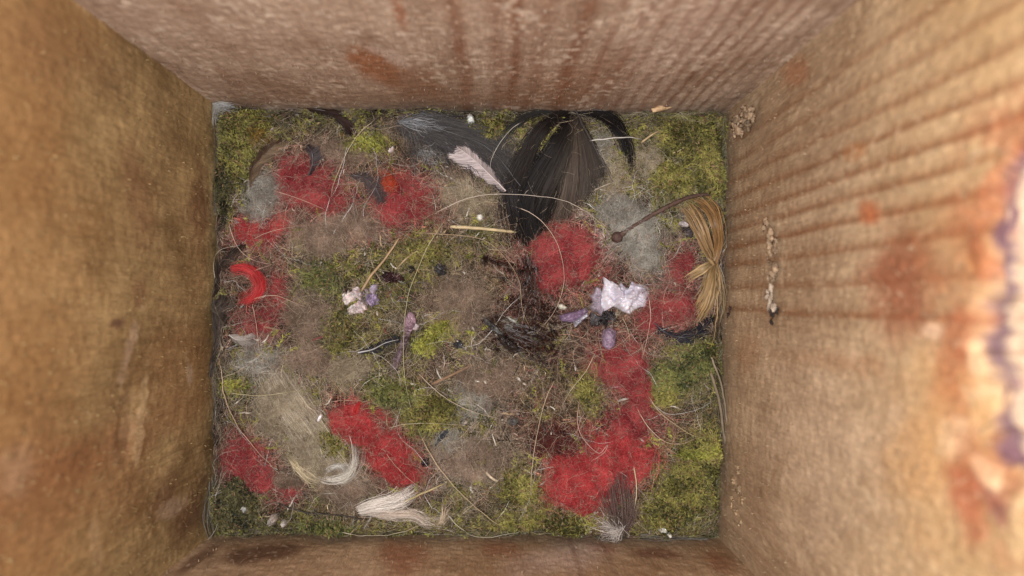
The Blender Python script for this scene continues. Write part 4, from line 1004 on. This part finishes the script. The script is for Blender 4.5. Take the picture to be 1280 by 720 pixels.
# --- tan palm fibres
t = thing('palm_fibre_bundle', 'tan palm fibre bundle pinched at the waist beside the right wall', 'plant fibre')
def straps(guides, n, wid, lift, col, name, jit=.8):
    g = G(); q, w, c = hank(guides, int(n * 1.5), 12, lift, wid * .55, col, rng, jit * 2.6, .03, .35); ribbons(g, q, w, c, .35, rng); return g.build(name, M_STRAW, t)
straps([[(888, 330), (872, 308), (861, 288), (854, 272), (848, 258)], [(889, 327), (884, 305), (876, 282), (868, 264), (856, 252)]], 26, .00045, .0040, (0.27, .17, .08), 'upper_fibres')
straps([[(890, 327), (890, 305), (884, 280), (874, 262), (862, 252)], [(891, 327), (895, 300), (892, 275), (884, 256), (872, 248)]], 34, .00042, .0046, (0.27, .15, .06), 'upper_fibres')
straps([[(889, 327), (878, 331), (866, 337), (856, 345)], [(889, 328), (878, 337), (868, 344), (858, 350)]], 16, .00065, .0040, (0.40, .28, .14), 'lower_fibres')
straps([[(889, 328), (880, 345), (874, 362), (868, 376)], [(889, 328), (883, 352), (876, 380), (866, 402)], [(890, 328), (890, 358), (886, 382), (874, 402)]], 38, .00060, .0040, (0.28, .18, .08), 'lower_fibres')
straps([[(890, 327), (893, 362), (893, 398), (892, 432)], [(892, 327), (899, 350), (902, 372), (895, 400)]], 9, .00030, .0034, (0.34, .24, .13), 'lower_fibres')
g = G(); k = P(np.array([889.]), np.array([327.]), .0036)[0]
tube(g, [k + np.array([-.0008, .0008, 0]), k, k + np.array([.0006, -.0008, 0])], [.0003, .0005, .0003], (0.28, .18, .08), 8); g.build('knot', M_STRAW, t)

# --- twig with a swollen end
t = thing('twig', 'thin dark brown twig with a swollen end left of the palm fibres', 'twig')
r = curve(np.array([(772, 296), (790, 284), (815, 269), (840, 256), (862, 248), (898, 243)], float), 40)
p = P(r[:, 0], r[:, 1], 0); s = p[:, 2].copy()
for _ in range(30): s[1:-1] = (s[:-2] + 2 * s[1:-1] + s[2:]) / 4
p[:, 2] = s + .0032
g = G(); tube(g, p, np.interp(np.linspace(0, 1, 40), [0, .1, .6, 1], [.0008, .00046, .0005, .00035]) * (0.9 + .25 * rng.random(40)), (0.085, .048, .036), 8); g.build('stem', M_BARK, t)
g = G(); d = p[0] - p[3]; d /= np.linalg.norm(d); L = np.linspace(0, 1, 12)
tube(g, p[1] + d * L[:, None] * .0027, np.array([.0006, .0008, .00105, .00122, .0013, .00132, .0013, .00122, .0011, .0009, .0006, .00005]), (0.075, .042, .034), 12); g.build('bud', M_BARK, t)

# ------------------------------------------------------------------ lumps: outlines in the picture, given real thickness
def blob(outline, h, col, name, mat, parent=None, lift=0.0006, rough=.35, col2=None, seed=0, ripple=1.2, sharp=0.5, nA=120):
    o = np.array(outline, float)
    o = np.vstack([o, o[:1]])
    seg = np.r_[0, np.cumsum(np.hypot(*np.diff(o, axis=0).T))]
    u = np.linspace(0, seg[-1], nA, endpoint=False)
    ox = np.interp(u, seg, o[:, 0]); oy = np.interp(u, seg, o[:, 1])
    cx, cy = ox.mean(), oy.mean()
    nR = 26
    R = np.linspace(0.0, 1, nR)
    PX = cx + (ox - cx)[:, None] * R; PY = cy + (oy - cy)[:, None] * R
    q = P(PX, PY, 0)
    c0 = P(np.array([cx]), np.array([cy]), 0)[0]
    base = hgt(q[..., 0], q[..., 1]) * 0.4 + c0[2] * 0.6
    prof = (1 - R ** 2.4) ** sharp
    n = fbm(q[..., 0] * 1000, q[..., 1] * 1000, ripple, seed, 3) - .5
    Z = base + lift + h * 0.001 * prof * (1 + rough * 3.0 * n) + 0.0004 * n
    top = np.stack([q[..., 0], q[..., 1], Z], -1)
    t = np.clip(.5 + 2.2 * (fbm(q[..., 0] * 1000, q[..., 1] * 1000, ripple * 1.5, seed + 3, 3) - .5), 0, 1)
    c2 = np.asarray(col2 if col2 is not None else np.array(col) * .6)
    C = np.asarray(c2) * (1 - t[..., None]) + np.asarray(col) * t[..., None]
    # underside
    q2 = q.copy(); q2[..., 2] = base + lift - h * 0.0005 * prof - 0.0003
    both = np.concatenate([top, q2[:, ::-1][:, 1:]], 1)
    CC = np.concatenate([C, C[:, ::-1][:, 1:]], 1)
    g = G(); g.add(both.reshape(-1, 3), CC.reshape(-1, 3), grid_quads(nA, both.shape[1], True))
    return g.build(name, mat, parent)
def oc(pts, sc, ox, oy): return [(ox + x / sc, oy + y / sc) for x, y in pts]
def ell(cx, cy, rx, ry, rot=0, n=24, wob=.12, seed=0):
    r = np.random.default_rng(seed); a = np.arange(n) / n * 2 * np.pi; k = 1 + wob * (r.random(n) - .5) * 2
    x = rx * np.cos(a) * k; y = ry * np.sin(a) * k; R = math.radians(rot)
    return list(zip(cx + x * math.cos(R) - y * math.sin(R), cy + x * math.sin(R) + y * math.cos(R)))

t = thing('dropping', 'largest white lumpy dropping with ragged edges over dark purple blobs', 'dropping', 'bird droppings')
blob(oc([(372, 95), (400, 120), (440, 130), (490, 160), (512, 135), (545, 175), (580, 185), (595, 125), (640, 148), (690, 150), (740, 185), (738, 250), (700, 325), (655, 328), (610, 350), (580, 380), (520, 360), (470, 328), (430, 322), (400, 350), (370, 360), (345, 330), (340, 270), (372, 190), (380, 150)], 6, 690, 330), 2.4, (0.62, .60, .66), 'white_mass', M_DROP, t, .0010, .50, (0.46, .43, .51), 3, 1.7, .4, 160)
blob(oc([(320, 170), (360, 180), (372, 230), (360, 300), (380, 350), (360, 395), (330, 360), (300, 360), (272, 320), (300, 285), (275, 240), (300, 215)], 6, 690, 330), 2.0, (0.34, .29, .35), 'grey_lobe', M_DROP, t, .0016, .5, (0.26, .22, .27), 5, 1.0)
blob(oc([(285, 360), (330, 380), (350, 400), (400, 345), (470, 355), (485, 420), (440, 460), (400, 480), (370, 450), (330, 470), (285, 460), (275, 410)], 6, 690, 330), 2.2, (0.10, .095, .10), 'dark_lobe', M_WET, t, .0006, .7, (0.012, .010, .012), 7, .8)
blob(oc([(380, 490), (440, 470), (485, 500), (480, 560), (470, 620), (420, 650), (375, 620), (362, 550)], 6, 690, 330), 2.4, (0.26, .19, .27), 'purple_lobe', M_WET, t, .0006, .3, (0.13, .09, .14), 9, 1.6)
blob(oc([(45, 385), (90, 370), (180, 345), (255, 320), (275, 350), (240, 400), (190, 440), (120, 440), (60, 430)], 6, 690, 330), 2.0, (0.22, .15, .24), 'purple_lobe', M_WET, t, .0008, .3, (0.11, .07, .13), 11, 1.8)
blob(oc([(150, 430), (200, 400), (262, 365), (270, 385), (210, 440), (165, 475)], 6, 690, 330), 1.8, (0.50, .50, .56), 'grey_lobe', M_DROP, t, .0012, .4, (0.25, .24, .30), 12, 1.0)
o = blob(oc([(40, 300), (70, 295), (110, 325), (95, 348), (50, 340), (35, 320)], 6, 690, 330), 1.6, (0.62, .60, .50), 'pale_seed', M_DROP, None, .0020, .1, (0.5, .48, .40), 2)
tag(o, 'tiny pale egg shaped seed left of the white dropping', 'seed')

t = thing('crumpled_scrap', 'pale pinkish and violet crumpled scrap at the lower end of the brown stalk', 'dried petal')
for k, (cx, cy, rx, ry, rot, c) in enumerate([(439, 372, 8, 9, 20, (.72, .64, .62)), (452, 384, 9, 8, 0, (.74, .62, .62)), (449, 367, 6, 9, -30, (.62, .54, .54)), (469, 362, 5, 7, 30, (.55, .48, .62)), (443, 388, 5, 6, 0, (.66, .6, .58))]):
    blob(ell(cx, cy, rx, ry, rot, 18, .25, k), 1.6, c, 'petal', M_DROP, t, .0016 + .0003 * k, .6, np.array(c) * .6, k, .8)
blob(ell(466, 374, 10, 8, 20, 18, .25, 8), 1.3, (.32, .25, .38), 'petal', M_WET, t, .0016, .6, (.12, .09, .15), 5, .8)
blob(ell(455, 374, 9, 12, 10, 18, .3, 9), 1.0, (.30, .25, .25), 'petal', M_WET, t, .0008, .6, (.10, .08, .08), 6, .7)

t = thing('purple_scrap', 'slender wrinkled purple scrap standing left of the bright green sprig', 'dried petal')
blob([(512, 389), (520, 392), (522, 402), (518, 412), (511, 418), (505, 414), (506, 400)], 1.2, (.34, .22, .27), 'petal', M_WET, t, .0022, .5, (.18, .11, .14), 3, .9)
blob([(508, 412), (516, 413), (513, 425), (507, 436), (503, 450), (496, 463), (490, 460), (492, 448), (499, 436), (502, 424)], 1.1, (.22, .16, .18), 'petal', M_WET, t, .0018, .7, (.08, .05, .06), 4, .6)
tag(blob([(519, 402), (526, 407), (523, 413), (514, 412)], .8, (.40, .34, .35), 'petal_flake', M_DROP, None, .0022, .4, (.25, .2, .2), 3), 'small greyish flake touching the slender purple scrap', 'petal')

def lump(name, label, cat, cx, cy, rx, ry, rot, h, col, col2=None, mat=None, seed=0, group=None, lift=.0008, wob=.18, rough=.4):
    return tag(blob(ell(cx, cy, rx, ry, rot, 20, wob, seed), h, col, name, mat or M_WET, None, lift, rough, col2, seed, .9), label, cat, group)
lump('dark_lump', 'glossy maroon lump right of the crumpled pale scrap', 'lump', 491, 347, 15, 8, 5, 2.0, (.05, .018, .022), (.012, .005, .007), seed=1)
lump('dark_lump', 'small black pit-like lump between the maroon and grey black lumps', 'lump', 514, 337, 8, 5, 10, 1.2, (.02, .016, .016), (.006, .005, .005), seed=2)
lump('dark_lump', 'round grey black lump rightmost of the three dark lumps above the brown fur', 'lump', 551, 338, 9, 8, 0, 2.0, (.07, .07, .08), (.015, .015, .018), seed=3)
lump('dark_lump', 'tiny black lump above the forked white down', 'lump', 532, 577, 5, 6, 20, 1.5, (.015, .012, .018), (.006, .005, .006), seed=4)
lump('dark_lump', 'black lump beside pale chips in the middle below the brown fur', 'lump', 574, 431, 7, 6, 20, 1.6, (.06, .06, .07), (.015, .015, .018), seed=5)
lump('dark_lump', 'dark twisted scrap beside the upper palm fibres', 'lump', 858, 288, 7, 11, -30, 1.6, (.10, .085, .09), (.02, .017, .02), seed=6)
lump('dark_lump', 'grey dark lump in the lower middle of the nest', 'lump', 641, 525, 8, 6, 0, 1.6, (.10, .095, .09), (.02, .018, .018), seed=8)
lump('dark_lump', 'small dark lump left of the diagonal red tuft end', 'lump', 400, 577, 6, 4, 20, 1.2, (.03, .025, .025), (.01, .01, .01), seed=9)
lump('shell_scrap', 'curled grey white scrap beside the upper palm fibres', 'scrap', 850, 282, 6, 3.5, 20, 1.6, (.62, .58, .58), (.3, .27, .28), M_DROP, 7, lift=.003)

# --- wet dark patch with glossy wing case
def wet_patch():
    t = thing('wet_stain', 'wet glossy dark brown mess in the middle right of the nest', 'wet mess')
    c1, c2 = (0.050, 0.014, 0.008), (0.009, 0.003, 0.002)
    for k, (cx, cy, rx, ry, rot, h) in enumerate([(662, 352, 6, 20, 3, .6), (660, 385, 16, 16, 0, 1.0), (640, 375, 22, 7, 8, .7), (675, 395, 18, 12, 10, .9), (650, 428, 34, 9, 12, 1.2), (668, 432, 18, 12, 0, 1.3), (630, 328, 30, 3.5, 12, 1.0), (690, 385, 20, 4, -4, .9)]):
        blob(ell(cx, cy, rx, ry, rot, 26, .45, k + 30), h, c1, 'wet_clot', M_WET, t, .0002, 1.0, c2, k + 3, .7)
    rw = np.random.default_rng(12)
    spots = [(rw.normal(661, 6), rw.uniform(325, 385)) for _ in range(22)] + [(rw.normal(662, 26), rw.normal(412, 18)) for _ in range(56)] + [(rw.uniform(605, 655), 0) for _ in range(12)]
    for k, (cx, cy) in enumerate(spots):
        if cy == 0: cy = 325 + (cx - 605) * .35 + rw.normal(0, 2)
        blob(ell(cx, cy, rw.uniform(2, 7), rw.uniform(1.5, 4), rw.uniform(0, 180), 16, .5, k + 60), rw.uniform(.6, 1.6), np.array(c1) * rw.uniform(.5, 1.8), 'wet_clot', M_CLOT, t, rw.uniform(.0006, .0016), 1.2, c2, k % 9, .6, nA=32)
    g = G()
    q, w, c = hank([[(652, 322), (657, 350), (655, 380), (650, 410)], [(670, 322), (672, 350), (668, 385), (672, 425)]], 110, 12, .0026, .00008, (0.035, .011, .007), rng, 3, .2, .4, clumps=4); ribbons(g, q, w, c, .4, rng)
    q, w, c = hank([[(610, 400), (630, 422), (655, 436), (690, 440)], [(620, 395), (650, 410), (680, 420), (705, 430)]], 120, 12, .0026, .00008, (0.028, .010, .006), rng, 4, .25, .5); ribbons(g, q, w, c, .4, rng)
    g.build('wet_hairs', M_WETH, t)
    g = G(); rd = np.random.default_rng(9)
    for k in range(260):
        c = P(np.array([rd.normal(660, 22)]), np.array([rd.uniform(335, 442)]), .0030)[0] + np.array([0, 0, rd.random() * .0030])
        A = np.arange(8) / 8 * 2 * np.pi; B = np.linspace(.02, np.pi - .02, 6); r = .00009 + .00013 * rd.random() ** 2
        v = c + r * np.stack([np.sin(B)[None] * np.cos(A)[:, None], np.sin(B)[None] * np.sin(A)[:, None], np.cos(B)[None] + 0 * A[:, None]], -1)
        g.add(v.reshape(-1, 3), (.05, .025, .015), grid_quads(8, 6, True))
    g.build('glint_beads', M_BEAD, t)['kind'] = 'stuff'  # tiny glossy spheres added to produce sharp glints
wet_patch()
t = thing('wing_case', 'shiny black insect wing case slanting across the lower left of the wet mess', 'insect remains')
blob([(604, 396), (610, 398), (622, 408), (630, 418), (624, 420), (614, 412), (606, 404)], 1.6, (.12, .12, .12), 'wing', M_WET, t, .0022, .2, (.03, .03, .03), 3)
blob([(622, 414), (634, 420), (646, 430), (652, 440), (642, 441), (630, 434), (622, 424)], 1.8, (.030, .022, .020), 'wing', M_WET, t, .0022, .3, (.008, .006, .006), 4)
tag(blob(ell(638, 404, 11, 7, 15, 20, .3, 4), .9, (.40, .40, .36), 'shell_scrap', M_DROP, None, .0010, .4, (.18, .18, .15), 3), 'translucent grey green scrap just above the black wing case', 'scrap')

# --- white crumbs and grains
lump('white_grain', 'white angular grain at the top edge between grey and black feathers', 'grain', 589, 153, 5, 5, 20, 2.2, (.72, .76, .74), (.55, .6, .58), M_DROP, 1, lift=.002, rough=.15, wob=.25)
lump('white_grain', 'two-toned white grain left of the black feather tip', 'grain', 600, 273, 5, 4.5, 0, 1.8, (.72, .74, .68), (.4, .42, .36), M_DROP, 2, lift=.001)
lump('white_grain', 'bright elongated white grain beside the moss left of the diagonal red tuft', 'grain', 404, 520, 2.2, 5.5, 22, 1.4, (.85, .83, .84), (.7, .68, .7), M_DROP, 3, lift=.003)
lump('white_grain', 'round pale pellet left of a pair in the lower left corner', 'grain', 345, 646, 5.5, 5.5, 0, 2.2, (.46, .41, .37), (.26, .23, .2), M_DROP, 4, lift=.002)
lump('white_grain', 'round pale pellet right of a pair in the lower left corner', 'grain', 358, 651, 4, 4, 0, 2.0, (.50, .45, .41), (.3, .27, .24), M_DROP, 5, lift=.002)
lump('white_grain', 'whitish grain above the pair of pellets in the lower left corner', 'grain', 310, 633, 4, 4, 0, 1.6, (.56, .55, .52), (.3, .3, .28), M_DROP, 6, lift=.002)
lump('white_grain', 'white grain at the bottom edge right of the brown feather', 'grain', 825, 658, 5, 4, 30, 1.8, (.66, .64, .58), (.4, .4, .35), M_DROP, 7, lift=.002)
lump('white_grain', 'small white grain at the bottom edge, furthest right', 'grain', 834, 665, 3, 2.4, 30, 1.4, (.72, .70, .66), (.5, .5, .45), M_DROP, 8, lift=.002)
lump('white_grain', 'shining white curl between the moss and the grey feather', 'grain', 491, 190, 3, 4.5, 40, 1.4, (.72, .66, .64), (.4, .35, .33), M_DROP, 9, lift=.002)
rg = np.random.default_rng(44)
for k in range(46):
    x = 280 + 610 * rg.random(); y = 160 + 490 * rg.random()
    if k < 22: x = 560 + 110 * rg.random(); y = 390 + 140 * rg.random()
    rx = .7 + 1.6 * rg.random() ** 2; s = rg.random()
    o = lump('husk_flake', 'tiny pale husk flake scattered on the nest lining', 'flake', x, y, rx * 1.8, rx * .8, rg.random() * 180, .5, tuple(np.array((.62, .56, .48)) * (.7 + .5 * s)), None, M_DROP, k, 'tiny pale flakes', .0014)

# --- straws and stalks
def stalk(label, pts, r0, r1, col, lift=.0026, name='straw', cat='straw', group='dry stalks', mat=None, n=40, sides=7, flat=None):
    r = curve(np.array(pts, float), n)
    p = P(r[:, 0], r[:, 1], 0); s = p[:, 2].copy()
    for _ in range(25): s[1:-1] = (s[:-2] + 2 * s[1:-1] + s[2:]) / 4
    tt = np.linspace(0, 1, n)
    p[:, 2] = np.maximum(s, p[:, 2] - .0003) + lift * (.45 + .55 * np.sin(np.pi * tt))
    c = np.asarray(col) * (0.8 + 0.4 * vn(tt * 40, tt * 0, 3, 3))[:, None]
    g = G(); tube(g, p, np.interp(tt, [0, .08, .5, .92, 1], [r0 * .6, r0, (r0 + r1) / 2, r1, r1 * .4]), c[None], sides)
    return tag(g.build(name, mat or M_STRAW), label, cat, group)
stalk('pale flat straw lying level left of the black feather tip', [(563, 284), (600, 287), (646, 291)], .00045, .00035, (.56, .45, .26))
stalk('brown stalk slanting down to the crumpled pale scrap', [(500, 298), (482, 326), (466, 345), (452, 366)], .00022, .00038, (.40, .27, .15))
stalk('thin tan stalk right of the brown slanting stalk', [(530, 310), (512, 322), (495, 338)], .00018, .00020, (.42, .32, .18))
stalk('tan straw slanting across the bottom right of the forked white down', [(495, 630), (530, 613), (556, 603)], .00024, .00018, (.46, .38, .20))
stalk('pale straw stub right of centre near the bottom', [(607, 588), (622, 600)], .0003, .0003, (.62, .52, .38))
stalk('flat grey straw pressed along the right wall', [(877, 440), (888, 475), (896, 510), (903, 560), (905, 600)], .00035, .0003, (.24, .19, .13), .003)
stalk('second grey brown straw beside the flat straw on the right wall', [(880, 435), (893, 470), (902, 520), (903, 555)], .00025, .0002, (.26, .21, .15), .004)
stalk('reddish brown stalk in the lower middle of the nest', [(540, 480), (565, 468), (592, 455)], .0004, .0003, (.28, .17, .10), .0016)
stalk('dark thin stalk above the red stained lining', [(605, 326), (622, 330), (648, 340)], .0002, .00015, (.05, .03, .02), .002)
stalk('brown stalk in the lower right corner moss', [(868, 598), (878, 612), (888, 630)], .0003, .00025, (.30, .22, .13))
stalk('pale vertical straw over the red wool right of the brown feather', [(790, 580), (791, 605), (790, 640)], .00014, .0001, (.55, .46, .30), .0045)
stalk('pink straw below the upper left corner of the black feather shaft end', [(741, 240), (752, 236), (768, 229)], .00014, .0001, (.50, .44, .36), .0045)
stalk('pale quill across the top right beside the thin black feather', [(735, 179), (775, 178), (800, 177)], .00016, .0001, (.58, .55, .50), .005)
stalk('tan blade right of the thin black feather', [(800, 180), (812, 172), (824, 165)], .00025, .00015, (.55, .42, .24), .003)
stalk('second tan blade left of the upper right moss', [(836, 194), (848, 190), (857, 180)], .00022, .00012, (.52, .45, .24), .003)
stalk('dark hair strand along the bottom left edge above the corner moss', [(345, 626), (380, 636), (420, 640), (460, 648)], .0002, .00012, (.035, .028, .022), .0024)

# traced long hairs
HAIRS = [
 ('pale hair arching from the white feather across the black feather to the grey fur', [(548, 266), (580, 252), (612, 246), (650, 247), (695, 252), (722, 262), (745, 278), (765, 300)], 1.3, (.58, .50, .42)),
 ('pale hair looping over the large round red tuft down to the wet mess', [(630, 255), (662, 268), (684, 288), (698, 315), (703, 348), (697, 378), (684, 400), (671, 415)], 1.2, (.60, .46, .36)),
 ('tan hair arching from centre top of the nest down to the wet mess', [(520, 292), (565, 295), (605, 302), (632, 325), (648, 352), (652, 385), (660, 405), (672, 420)], 1.1, (.46, .34, .22)),
 ('greenish hair running down past the slender purple scrap', [(552, 283), (536, 310), (524, 338), (514, 365), (509, 395), (507, 440), (509, 475), (516, 510), (530, 550)], 1.3, (.46, .42, .24)),
 ('long tan hair from the central moss down to the bottom edge', [(528, 545), (546, 575), (572, 606), (600, 632), (632, 655), (690, 665)], 1.6, (.48, .38, .24)),
 ('short pale hair above the red curl', [(290, 282), (303, 308), (320, 325), (345, 332)], 1.3, (.55, .40, .32)),
 ('pale hair running right from the red curl', [(312, 378), (330, 372), (352, 370), (374, 379), (386, 384)], 1.2, (.60, .45, .34)),
 ('pale hair hanging below the red curl', [(319, 380), (326, 398), (329, 420), (328, 444)], 1.1, (.56, .42, .32)),
 ('pale hair looping beside the dark crescent feather', [(273, 352), (274, 330), (282, 315), (302, 307)], 1.0, (.60, .50, .38)),
 ('diagonal pale hair across the red curl', [(312, 350), (325, 340), (342, 332)], 1.3, (.60, .40, .32)),
 ('straight tan hair slanting between the upper crimson and orange tufts', [(470, 152), (452, 172), (438, 196), (424, 226), (415, 248)], 1.3, (.55, .46, .32)),
 ('short pink hair in the upper left crimson wool', [(346, 240), (366, 247), (388, 255), (410, 264)], 1.2, (.65, .42, .34)),
 ('pale hair slanting across the lower centre of the nest', [(524, 466), (545, 485), (572, 503), (598, 514), (624, 522)], 1.3, (.58, .48, .36)),
 ('tall pale hair standing left of the maroon tuft', [(692, 475), (680, 500), (670, 540), (664, 580), (663, 612), (668, 622)], 1.5, (.50, .40, .28)),
 ('grey hair crossing the moss at the right wall', [(810, 500), (828, 514), (850, 513), (872, 507), (892, 498)], 1.1, (.46, .46, .42)),
 ('upper of two hairs curving right over the tall red tuft', [(806, 490), (820, 512), (840, 528), (864, 542), (898, 545)], 1.5, (.46, .36, .22)),
 ('lower of two hairs curving right over the tall red tuft', [(792, 505), (806, 530), (826, 548), (848, 551), (872, 544)], 1.4, (.50, .38, .28)),
 ('pink hair hanging from the white dropping', [(809, 372), (809, 395), (805, 420), (801, 448)], 1.3, (.62, .40, .34)),
 ('pair of pale hairs hanging under the dark blobs of the white dropping', [(776, 396), (781, 412), (786, 430)], 1.2, (.50, .40, .28)),
 ('long hair slanting through the lower left red tuft', [(278, 450), (290, 500), (306, 530), (326, 558), (350, 588)], 1.5, (.50, .36, .26)),
 ('straight straw coloured hair level across the upper cream fur', [(292, 490), (325, 492), (352, 490), (382, 486)], 1.2, (.60, .52, .32)),
 ('white hair hanging off the lower left corner onto the bottom wall', [(222, 686), (246, 679), (268, 668), (277, 655), (278, 645)], 1.4, (.60, .54, .46)),
 ('pale hair looping round the bottom left of the biggest red tuft', [(723, 500), (720, 525), (727, 545), (745, 562), (756, 552), (752, 562), (738, 572), (715, 577)], 1.2, (.56, .36, .30)),
 ('pale arc of hair along the bottom edge left of centre', [(425, 662), (462, 664), (500, 660), (535, 650)], 1.2, (.56, .50, .38)),
 ('fine arc of hair along the bottom edge right of centre', [(560, 640), (578, 656), (602, 665), (640, 662), (668, 655)], 1.1, (.52, .48, .38)),
 ('pale hair slanting through the moss between maroon tuft and wet mess', [(742, 442), (730, 462), (712, 485), (702, 505)], 1.3, (.55, .46, .32)),
 ('pale hair along the left wall near the lower red tuft', [(264, 490), (258, 520), (256, 550), (262, 580)], 1.0, (.46, .36, .24)),
 ('hair lying across the small red tuft above the curl', [(320, 300), (345, 292), (372, 284)], 1.1, (.60, .42, .34)),
 ('pale arc of hair over the diagonal red tuft', [(437, 538), (444, 552), (445, 570), (440, 580)], 1.2, (.66, .58, .50)),
 ('thin hair crossing the diagonal red tuft to its tip', [(480, 558), (495, 575), (515, 595), (535, 612)], 1.1, (.50, .34, .26)),
 ('thin pale hair stretched over the centre moss', [(488, 533), (510, 527), (540, 526), (580, 530)], 1.0, (.56, .50, .34)),
 ('curved pale hair beside the wispy dark feather', [(660, 150), (640, 165), (624, 185), (614, 205), (613, 222)], 1.4, (.50, .48, .44)),
]
for lab, pts, w, c in HAIRS:
    stalk(lab, pts, .00006 * w, .000035 * w, c, .0042, 'hair', 'hair', 'long pale hairs', M_HAIR, 60, 4)

# --- wood chips and silk
tag(blob([(809, 142), (822, 137), (834, 134), (842, 138), (838, 141), (826, 144), (812, 146)], .8, (.66, .46, .26), 'wood_chip', M_STRAW, None, .0050, .3, (.55, .36, .2), 3), 'curved orange tan wood shaving at the top edge', 'wood chip')
def crumb(label, pts, seed, axis, base, s, col=(.44, .31, .20), name='wood_crumb'):
    """crumbly bits stuck to a wall; pts = (y or x, z, r) in metres"""
    rg = np.random.default_rng(seed); g = G()
    for (px, py, r) in pts:
        d = _f + ((px - 640) / FPX) * _r + ((360 - py) / FPX) * _u
        tt = ((XR - 0.0008) / d[0]) if axis == 'R' else ((YT - .0008) / d[1])
        c = np.array([0, 0, D]) + d * tt
        n = 12; m_ = 8
        A = np.arange(n) / n * 2 * np.pi; B = np.linspace(0.02, np.pi - .02, m_)
        X = np.sin(B)[None] * np.cos(A)[:, None]; Y = np.sin(B)[None] * np.sin(A)[:, None]; Z = np.cos(B)[None] + 0 * X
        for q_ in range(7):
            o1, o2, o3 = rg.normal(0, .55, 3); f1, f2 = rg.random(2) * 9
            k = .35 + 1.3 * vn(X * 2 + Z * 1.3 + f1, Y * 2 - Z * 1.3 + f2, .8, seed % 12)
            sc = (.25 + 1.0 * rg.random(3) ** 1.6) * np.array([.7, 1, 1.1])
            v = c + (np.stack([X, Y, Z], -1) * k[..., None] * sc * .62 + np.array([-.2 * abs(o3), o1, o2])) * r * s * 1.2 * .001
            g.add(v.reshape(-1, 3), np.array(col) * (.40 + .60 * rg.random()), grid_quads(n, m_, True))
    return tag(g.build(name, M_CRUMB), label, 'wood crumbs', 'wood crumbs stuck to the wall')
crumb('crumbly tan wood fragments stuck in the upper right corner', [(920, 150, 1.3), (930, 145, 1.5), (938, 140, 1.2), (926, 160, 1.2), (935, 155, 1.0), (918, 165, .8), (942, 148, .8)], 1, 'R', 0, 1.1)
crumb('chain of small wood crumbs on the right wall above the pale chip', [(958, 278, .9), (965, 290, 1.0), (962, 302, .8), (968, 312, .7), (963, 325, .9), (967, 340, 1.1), (964, 350, .9), (970, 300, .6)], 2, 'R', 0, 1.0)
crumb('pale wood chip with its shadow painted below on the right wall', [(964, 374, 1.1), (968, 382, 1.0), (962, 384, .9)], 3, 'R', 0, 1.0, (.55, .44, .34))
crumb('painted shadow under the pale wood chip on the right wall', [(966, 395, .8), (970, 388, .7), (964, 403, .5)], 8, 'R', 0, .9, (.05, .035, .03))  # dark lumps added as the shadow of the chip above
crumb('small wood crumbs at the right wall near the lower right corner', [(918, 600, .9), (925, 612, 1.1), (916, 624, .8), (930, 627, .9), (922, 640, .9), (928, 655, 1.0), (919, 650, .6), (924, 588, .7)], 4, 'R', 0, 1.0, (.46, .32, .19))
crumb('tiny dark fleck on the right wall beside the lower palm fibres', [(912, 388, .6), (910, 394, .4)], 6, 'R', 0, .9, (.08, .05, .04))
def silk(label, guides, n, lift, jit, seed, col=(.72, .72, .70), w=.00006):
    rg = np.random.default_rng(seed); g = G()
    gs = np.stack([curve(np.array(q_, float), 10) for q_ in guides])
    u = rg.random(n) * (len(gs) - 1); i = np.minimum(u.astype(int), len(gs) - 2); f = (u - i)[:, None, None]
    p2 = gs[i] * (1 - f) + gs[i + 1] * f + rg.normal(0, jit, (n, 10, 2)) * .3 + rg.normal(0, jit, (n, 1, 2))
    q = P(p2[..., 0], p2[..., 1], 0); q[..., 2] += lift * (.3 + rg.random((n, 1)))
    ribbons(g, clampbox(q, .0002), w, np.array(col) * (.7 + .4 * rg.random((n, 1))), .8, rg)
    return tag(g.build('spider_silk', M_SILK), label, 'spider silk', 'patches of spider silk')
silk('white patch of spider silk in the upper left corner', [[(266, 124), (275, 130), (285, 134), (300, 134)], [(268, 130), (272, 136), (278, 140), (286, 137)], [(268, 128), (268, 140), (269, 150), (270, 158)]], 240, .004, 4.0, 1, (.80,.80,.78), .00004)
silk('thin veil of spider silk down the left wall by the lower left corner', [[(262, 590), (260, 620), (259, 645), (258, 668)], [(267, 600), (266, 625), (265, 650), (262, 672)]], 24, .004, 2.2, 2, (.36, .36, .32), .00004)
silk('thin grey silk strands down the left wall by the upper left corner', [[(270, 150), (271, 190), (270, 230), (269, 270)], [(274, 150), (274, 190), (273, 230), (272, 270)]], 9, .003, 2.2, 3, (.26, .27, .26), .00004)
silk('grey silk strands along the right wall by the upper right corner', [[(905, 180), (904, 210), (903, 240), (898, 262)], [(900, 190), (902, 215), (900, 240), (892, 262)]], 9, .003, 2.5, 4, (.3, .3, .27), .00004)
silk('grey silk strands along the bottom wall right of the brown feather', [[(795, 664), (820, 668), (850, 671), (880, 672)], [(800, 667), (830, 670), (855, 673), (885, 674)]], 8, .003, 1.6, 5, (.4, .4, .38), .00004)
